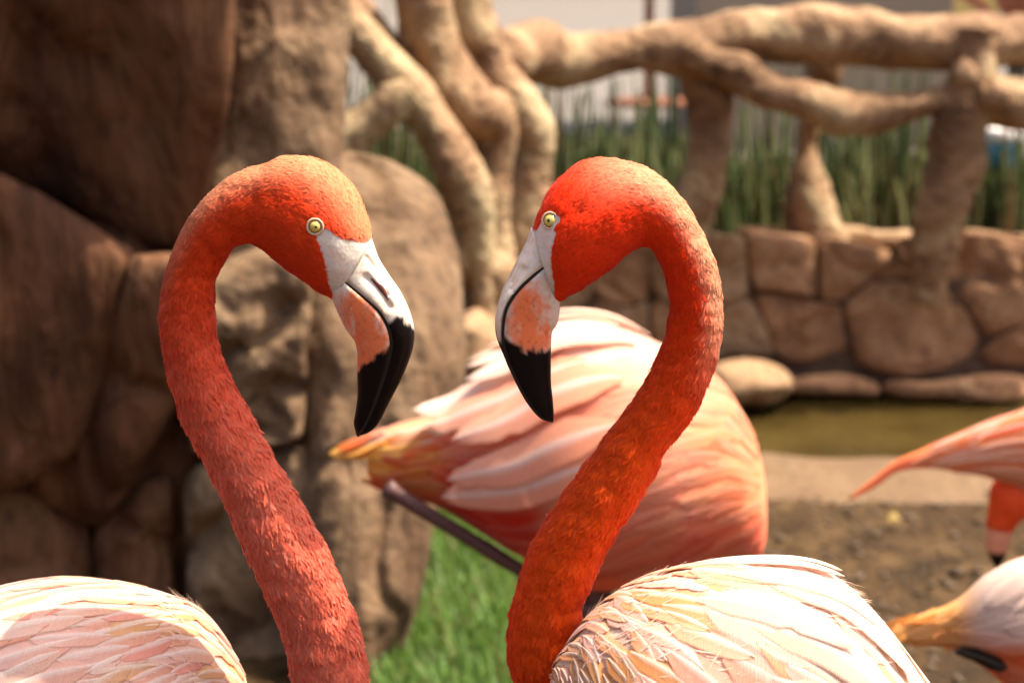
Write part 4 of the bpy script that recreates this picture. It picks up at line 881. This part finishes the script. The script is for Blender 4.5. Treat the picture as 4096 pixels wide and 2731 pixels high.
down_feathers(fb_, SB, 85000, lambda u: .0050 + .0036 * float(smooth(np.array(u), .18, .45)), colB, mB, lift=.05, wr=.22, urange=(0, .93), seed=12)
eyes(fb_, SB, EYB, YB, .0050, .0036, .00115, (-.0003, 0))
culB = zb([(293, 470), (270, 540), (235, 610), (190, 700), (150, 780), (120, 870), (104, 960), (110, 1030), (140, 1110), (180, 1200), (230, 1300), (280, 1390), (320, 1440), (360, 1470), (410, 1482)])
mouB = zb([(385, 640), (345, 668), (298, 706), (240, 760), (190, 822), (160, 882), (146, 960), (146, 1040), (166, 1130), (212, 1240), (262, 1340), (310, 1412), (355, 1458), (408, 1480)])
lowB = zb([(445, 840), (440, 930), (426, 980), (405, 1012), (398, 1080), (397, 1180), (398, 1280), (408, 1380), (412, 1440), (411, 1477)])
cu, cl = bill_cols(zb([(100, 1030), (130, 1060), (160, 1080)]), zb([(150, 1040), (200, 1085), (280, 1120), (340, 1115), (400, 1100)]), zb([(260, 850), (250, 950), (300, 1050)]), 125)
grvB = [(zb([(262, 610), (230, 690), (195, 760)]), 8, .0016), (zb([(252, 690), (225, 740), (190, 795)]), 12, .0026)]
bill(fb_, culB, mouB, lowB, YB, [(0, .0165), (.2, .0170), (.45, .0150), (.62, .0120), (.82, .0085), (.95, .005), (1, .0015)], cu, cl, [(0, .0010), (.1, .0022), (.4, .0022), (.6, .0022), (1, .0012)], grvB)
nostril(fb_, zb([(256, 690), (236, 722), (212, 760), (188, 800)]), YB, .0120, .0016)
def palB(u, v):
    f_ = 1 - smooth(np.array(u), .18, .42)
    c = np.array(random.choice([(0.82, 0.55, 0.48), (0.87, 0.63, 0.57), (0.82, 0.50, 0.41), (0.84, 0.57, 0.49), (0.80, 0.50, 0.33)])); o = np.array(random.choice([(0.74, 0.39, 0.17), (0.78, 0.44, 0.26), (0.80, 0.42, 0.33), (0.82, 0.52, 0.46), (0.72, 0.35, 0.14)]))
    c = c * (1 - f_) + o * f_; return c, np.minimum(.90, c * 1.02 + .035)
cover(fb_, TB, .012, .22, -.12, .36, .026, .042, .38, .75, 1.25, palB, fu=.52, fv=.70, maxn=999, tipk=1.9, tilt=.0007)
cover(fb_, TB, .20, .52, -.12, .34, .060, .095, .38, .35, .85, palB, fu=.36, fv=.70, maxn=999, tipk=1.8, tilt=.0008)
cover(fb_, TB, .50, .80, -.14, .36, .075, .085, .36, .15, .5, palB, fu=.34, fv=.74, maxn=999, tipk=1.8, tilt=.0008)
# loose wispy plumes standing off the back
for uu, vv, L_, an in ((.36, .985, .085, .0), (.40, .02, .10, .1), (.33, .06, .10, .25), (.44, .10, .11, .3), (.36, .17, .12, .55), (.50, .05, .10, .1), (.47, .16, .12, .35), (.34, .97, .09, -.1)):
    add_feather(fb_, TB, uu, vv, L_, L_ * .13, an, (.84, .66, .56), l0=.002, l1=.007, tipk=1.2, notch=.9, curve=.35, camber=.12, name='plume')
down_feathers(fb_, TB, 3200, lambda u: .022, lambda u, v, p, g: np.clip(np.array((.86, .64, .54)) * g.uniform(.85, 1.06, (len(u), 1)), 0, .9), name='loose_barbs', wr=.05, lift=.035, urange=(.03, .75), seed=22)
hipB = W(3000, 2731, YB - .06)
for dy in (-.04, .04):
    f_ = (hipB[0] + .0, YB - .06 + dy, .0); leg(fb_, (hipB[0], YB - .06 + dy, .62), (hipB[0] + .05, YB - .06 + dy, .33), f_); foot(fb_, f_, math.pi)

# ---------------- flamingo behind, standing on one leg with the other folded back
YC = 2.28
fc = thing('flamingo', 'coral flamingo seen side on behind the orange red neck, one dark leg folded back', 'flamingo', (0.25, YC, 0), GROUP)
tC = z3([(2188, 990, 2188, 1040, .9), (2176, 850, 2182, 1180, .95), (2110, 650, 2120, 1290, .95), (1945, 415, 1950, 1335, .92), (1700, 280, 1750, 1380, .90), (1450, 175, 1500, 1402, .86), (1210, 205, 1310, 1392, .86), (1010, 360, 1110, 1290, .9), (850, 470, 905, 1165, .92), (740, 560, 755, 1072, .9), (600, 615, 605, 1000, .8), (450, 655, 450, 962, .65), (360, 690, 355, 925, .5), (320, 740, 318, 880, .4)])
TC = Surf(tC, YC, 120, 80)
pxC = TC.nearpx(TC.P, YC).reshape(-1, 2)
def zone_col(px):
    """plumage colour by place on the bird"""
    x = (px[..., 0] - 1200) / .8503; y = (px[..., 1] - 1150) / .8503
    wht = tocol(.90, .52, .40); pnk = tocol(.90, .30, .17); sal = tocol(.90, .24, .10); red = tocol(.74, .03, .008); orn = tocol(.92, .33, .05); bel = tocol(.86, .15, .07)
    top = 1 - smooth(y - np.interp(x, [700, 1200, 1700, 2100], [520, 300, 380, 520]), -40, 260)
    c = pnk * (1 - top[..., None]) + wht * top[..., None]
    fr = smooth(x, 1750, 1950)[..., None]; c = c * (1 - fr * .8) + sal * fr * .8
    b = smooth(y, 1020, 1200)[..., None]; c = c * (1 - b) + bel * b
    rp = (smooth(x, 560, 720) * (1 - smooth(x, 1060, 1200)) * smooth(y, 800, 880))[..., None]; c = c * (1 - rp) + red * rp
    tl = (1 - smooth(x, 600, 740))[..., None]; cc = orn * (1 - smooth(y, 840, 900))[..., None] + tocol(.85, .18, .04) * smooth(y, 840, 900)[..., None]
    w_ = (1 - smooth(y + 22 * np.sin(x * .045 + y * .09), 680, 740))[..., None]; cc = cc * (1 - w_) + tocol(.93, .74, .58) * w_; c = c * (1 - tl) + cc * tl
    return c
cC = zone_col(pxC)
nC = z3([(1950, 1050, 2120, 1050, 1), (1960, 1200, 2130, 1180, 1), (2010, 1380, 2130, 1380, 1), (2030, 1600, 2130, 1600, 1), (1990, 1850, 2090, 1870, 1), (1900, 2050, 1980, 2100, 1), (1780, 2180, 1840, 2260, .8), (1700, 2200, 1720, 2290, .7)])
NC = Surf(nC, YC + .05, 60, 24); joined_body(fc, [(TC, cC), (NC, np.tile(tocol(.82, .15, .05), (60 * 24, 1)))])
bb = Surf(z3([(1720, 2190, 1735, 2290, .7), (1640, 2210, 1680, 2310, .6), (1560, 2290, 1620, 2350, .5), (1560, 2380, 1600, 2390, .4)]), YC + .05, 20, 16)
mesh_obj('bill', bb.P.reshape(-1, 3), grid_faces(20, 16) + cap_faces(20, 16), M_BILL, fc, col=np.repeat(np.where(np.arange(20)[:, None] > 11, BLK, WHT), 16, axis=0), recalc=True)
def palC(u, v):
    px = proj(TC.at(u, v)); c = zone_col(px[None])[0]; c = c * random.uniform(.85, 1.08); mk = .25 if u < .6 else .0; c = c * (np.array(random.choice([(1, 1, 1), (1, .65, .4), (1, 1.5, 2.2), (.95, .5, .3), (1.0, .9, .7)])) if u > .6 else 1); c = c * (1 - mk) + mk * np.array(random.choice([(.93, .8, .74), (.9, .55, .3), (.88, .4, .28), c])); return np.clip(c, 0, .92), np.minimum(.93, c * 1.02 + (.04, .07, .06))
cover(fc, TC, .03, .26, -.08, .42, .050, .065, .42, .25, .35, palC, fu=.45, fv=.85, maxn=90, zone=zone_col)
cover(fc, TC, .24, .58, -.06, .36, .075, .11, .32, .15, .40, palC, fu=.32, fv=.72, maxn=170, zone=zone_col)
cover(fc, TC, .66, .965, -.2, .56, .085, .080, .26, .0, .05, palC, fu=.40, fv=.8, maxn=90, tipk=2.6, zone=zone_col)
for uu, vv, L_, an in ((.30, .99, .16, -.05), (.33, .0, .17, -.05), (.36, .985, .16, -.1), (.38, .02, .18, .0), (.34, .05, .2, .05), (.44, .99, .14, -.12), (.42, .0, .16, -.1), (.5, .06, .2, .05), (.46, .10, .2, .1), (.38, .12, .2, .2), (.40, .18, .2, .25), (.44, .22, .19, .25)):
    add_feather(fc, TC, uu, vv, L_, L_ * .13, an, ((.90, .62, .52) if vv > .9 or vv < .08 else (.90, .42, .29)), l0=.006, l1=.034, tipk=1.6, notch=.5, name='plume')
ank = W(2440, 2500, YC - .02); ft = W(1545, 1950, YC - .05); hip = W(2250, 2200, YC - .02)
leg(fc, tuple(hip), tuple(ank), tuple(ft), M_LEGDARK, .011)
sh = W(2440, 2250, YC + .03); leg(fc, tuple(sh), (sh[0] - .03, YC + .03, .36), (sh[0], YC + .03, 0), M_LEGDARK, .010); foot(fc, (sh[0], YC + .03, 0), 0, M_LEGDARK)

# ---------------- flamingo at the right, bent down with its wing tip trailing
YD = 2.7
fd = thing('flamingo', 'bright orange flamingo bending down with wing tip over the muddy bank', 'flamingo', (1.0, YD, 0), GROUP)
z8 = lambda p: Z(p, 1.2, 2800, 850)
TD = Surf(z8([(1830, 880, 1830, 920, .5), (1760, 760, 1770, 1040, .5), (1600, 660, 1620, 1150, .5), (1400, 615, 1400, 1140, .5), (1200, 625, 1200, 1020, .5), (1080, 660, 1080, 920, .5), (960, 700, 960, 880, .5), (850, 745, 850, 862, .45), (740, 790, 740, 852, .4), (650, 828, 655, 866, .35), (570, 890, 580, 918, .35), (495, 948, 500, 958, .3)]), YD, 90, 48)
nD = z8([(1750, 800, 1770, 980, 1), (1800, 900, 1700, 1060, 1), (1720, 1090, 1600, 1080, 1), (1560, 1160, 1500, 1060, 1), (1380, 1120, 1360, 1020, 1), (1240, 1080, 1260, 940, 1), (1150, 1030, 1130, 890, 1), (1080, 1018, 1030, 868, .9), (1065, 1032, 975, 905, .8), (1052, 1048, 962, 975, .75), (1043, 1062, 952, 1045, .75)])
ND = Surf(nD, YD + .02, 120, 32)
joined_body(fd, [(TD, np.tile(tocol(.86, .24, .10), (90 * 48, 1))), (ND, np.tile(tocol(.82, .10, .02), (120 * 32, 1)))])
BD = Surf(z8([(1046, 1050, 954, 1040, .7), (1040, 1075, 950, 1072, .7), (1034, 1100, 950, 1100, .65), (1022, 1135, 958, 1135, .6), (1012, 1160, 975, 1165, .5), (998, 1182, 985, 1184, .5)]), YD + .02, 40, 24)
tt_ = np.repeat(np.linspace(0, 1, 40), 24)[:, None]; kb = smooth(tt_, .55, .68)
mesh_obj('bill', BD.P.reshape(-1, 3), grid_faces(40, 24) + cap_faces(40, 24), M_BILL, fd, col=tocol(.78, .36, .22) * (1 - kb) + BLK * kb, recalc=True)
def palD(u, v):
    c = np.array(random.choice([(.90, .38, .18), (.88, .24, .06), (.90, .36, .20), (.86, .16, .04)])); return c, np.minimum(.92, c * 1.03 + .03)
cover(fd, TD, .08, .55, -.05, .42, .08, .12, .34, .1, .3, palD, fu=.4, fv=.8, maxn=50)
cover(fd, TD, .50, .88, -.08, .42, .12, .13, .14, .0, .05, palD, fu=.3, fv=1.0, maxn=26)
hd = W(4500, 2100, YD)
for dy in (-.05, .05): leg(fd, (hd[0], YD + dy, .5), (hd[0] - .12, YD + dy, .30), (hd[0], YD + dy, 0), M_LEG, .009); foot(fd, (hd[0], YD + dy, 0), 0)

# ---------------- pale flamingo at the lower right with black flight feathers
YE = 1.95
fe = thing('flamingo', 'white backed flamingo with orange tail and a black flight feather showing', 'flamingo', (0.72, YE, 0), GROUP)
TE = Surf(z8([(1720, 1390, 1720, 1430, .5), (1650, 1270, 1660, 1520, .5), (1500, 1165, 1500, 1640, .5), (1300, 1120, 1300, 1690, .5), (1080, 1158, 1090, 1640, .5), (960, 1212, 975, 1540, .5), (870, 1290, 885, 1470, .5), (800, 1325, 805, 1440, .45), (720, 1352, 720, 1440, .4), (650, 1385, 650, 1420, .4), (628, 1400, 628, 1408, .4)]), YE, 90, 52)
pe = TE.nearpx(TE.P, YE).reshape(-1, 2)
def zoneE(px):
    x = (px[..., 0] - 2800) / 1.2; y = (px[..., 1] - 850) / 1.2; tl = (1 - smooth(x, 840, 960))[..., None]; lo = smooth(y, 1400, 1480)[..., None]
    c = tocol(.86, .66, .56) * (1 - lo) + tocol(.86, .22, .08) * lo; return c * (1 - tl) + tocol(.92, .44, .12) * tl
cE = zoneE(pe)
nE = z8([(1600, 1280, 1680, 1450, 1), (1660, 1240, 1740, 1360, 1), (1680, 1100, 1780, 1160, 1), (1640, 950, 1740, 950, 1), (1680, 800, 1780, 820, 1), (1760, 720, 1830, 770, 1), (1860, 700, 1880, 780, .9), (1950, 740, 1930, 800, .8)])
NE = Surf(nE, YE + .03, 70, 24); joined_body(fe, [(TE, cE), (NE, np.tile(tocol(.82, .14, .05), (70 * 24, 1)))])
BE = Surf(z8([(1945, 735, 1925, 800, .8), (1990, 770, 1950, 820, .7), (2010, 840, 1960, 860, .6), (1985, 910, 1960, 910, .4)]), YE + .03, 24, 16)
mesh_obj('bill', BE.P.reshape(-1, 3), grid_faces(24, 16) + cap_faces(24, 16), M_BILL, fe, col=np.repeat(np.where(np.arange(24)[:, None] > 14, BLK, WHT), 16, axis=0), recalc=True)
def palE(u, v):
    c = zoneE(proj(TE.at(u, v))[None])[0] * random.uniform(.92, 1.05); return np.clip(c, 0, .92), np.minimum(.94, c * 1.02 + .04)
cover(fe, TE, .18, .62, -.1, .36, .09, .12, .36, .1, .35, palE, fu=.4, fv=.8, maxn=70, zone=zoneE)
cover(fe, TE, .62, .92, -.1, .36, .08, .10, .24, .0, .1, palE, fu=.4, fv=.85, maxn=36, zone=zoneE)
M_BFEATH = feather_material('black_flight_feather', transl=0.0, barb=0.0006, var=0.1, sheen=0.1, rough=0.35)
for uu, vv, an in ((.66, .34, .02), (.67, .36, .0)):
    add_feather(fe, TE, uu, vv, .055, .007, an, (.015, .012, .012), name='flight_feather', mat=M_BFEATH, tipcol=(.015, .012, .012), rachis=.1, l0=.004, l1=.012)
he = W(4200, 2700, YE)
for dy in (-.04, .04): leg(fe, (he[0], YE + dy, .46), (he[0] - .10, YE + dy, .27), (he[0], YE + dy, 0), M_LEGDARK, .009); foot(fe, (he[0], YE + dy, 0), 0, M_LEGDARK)
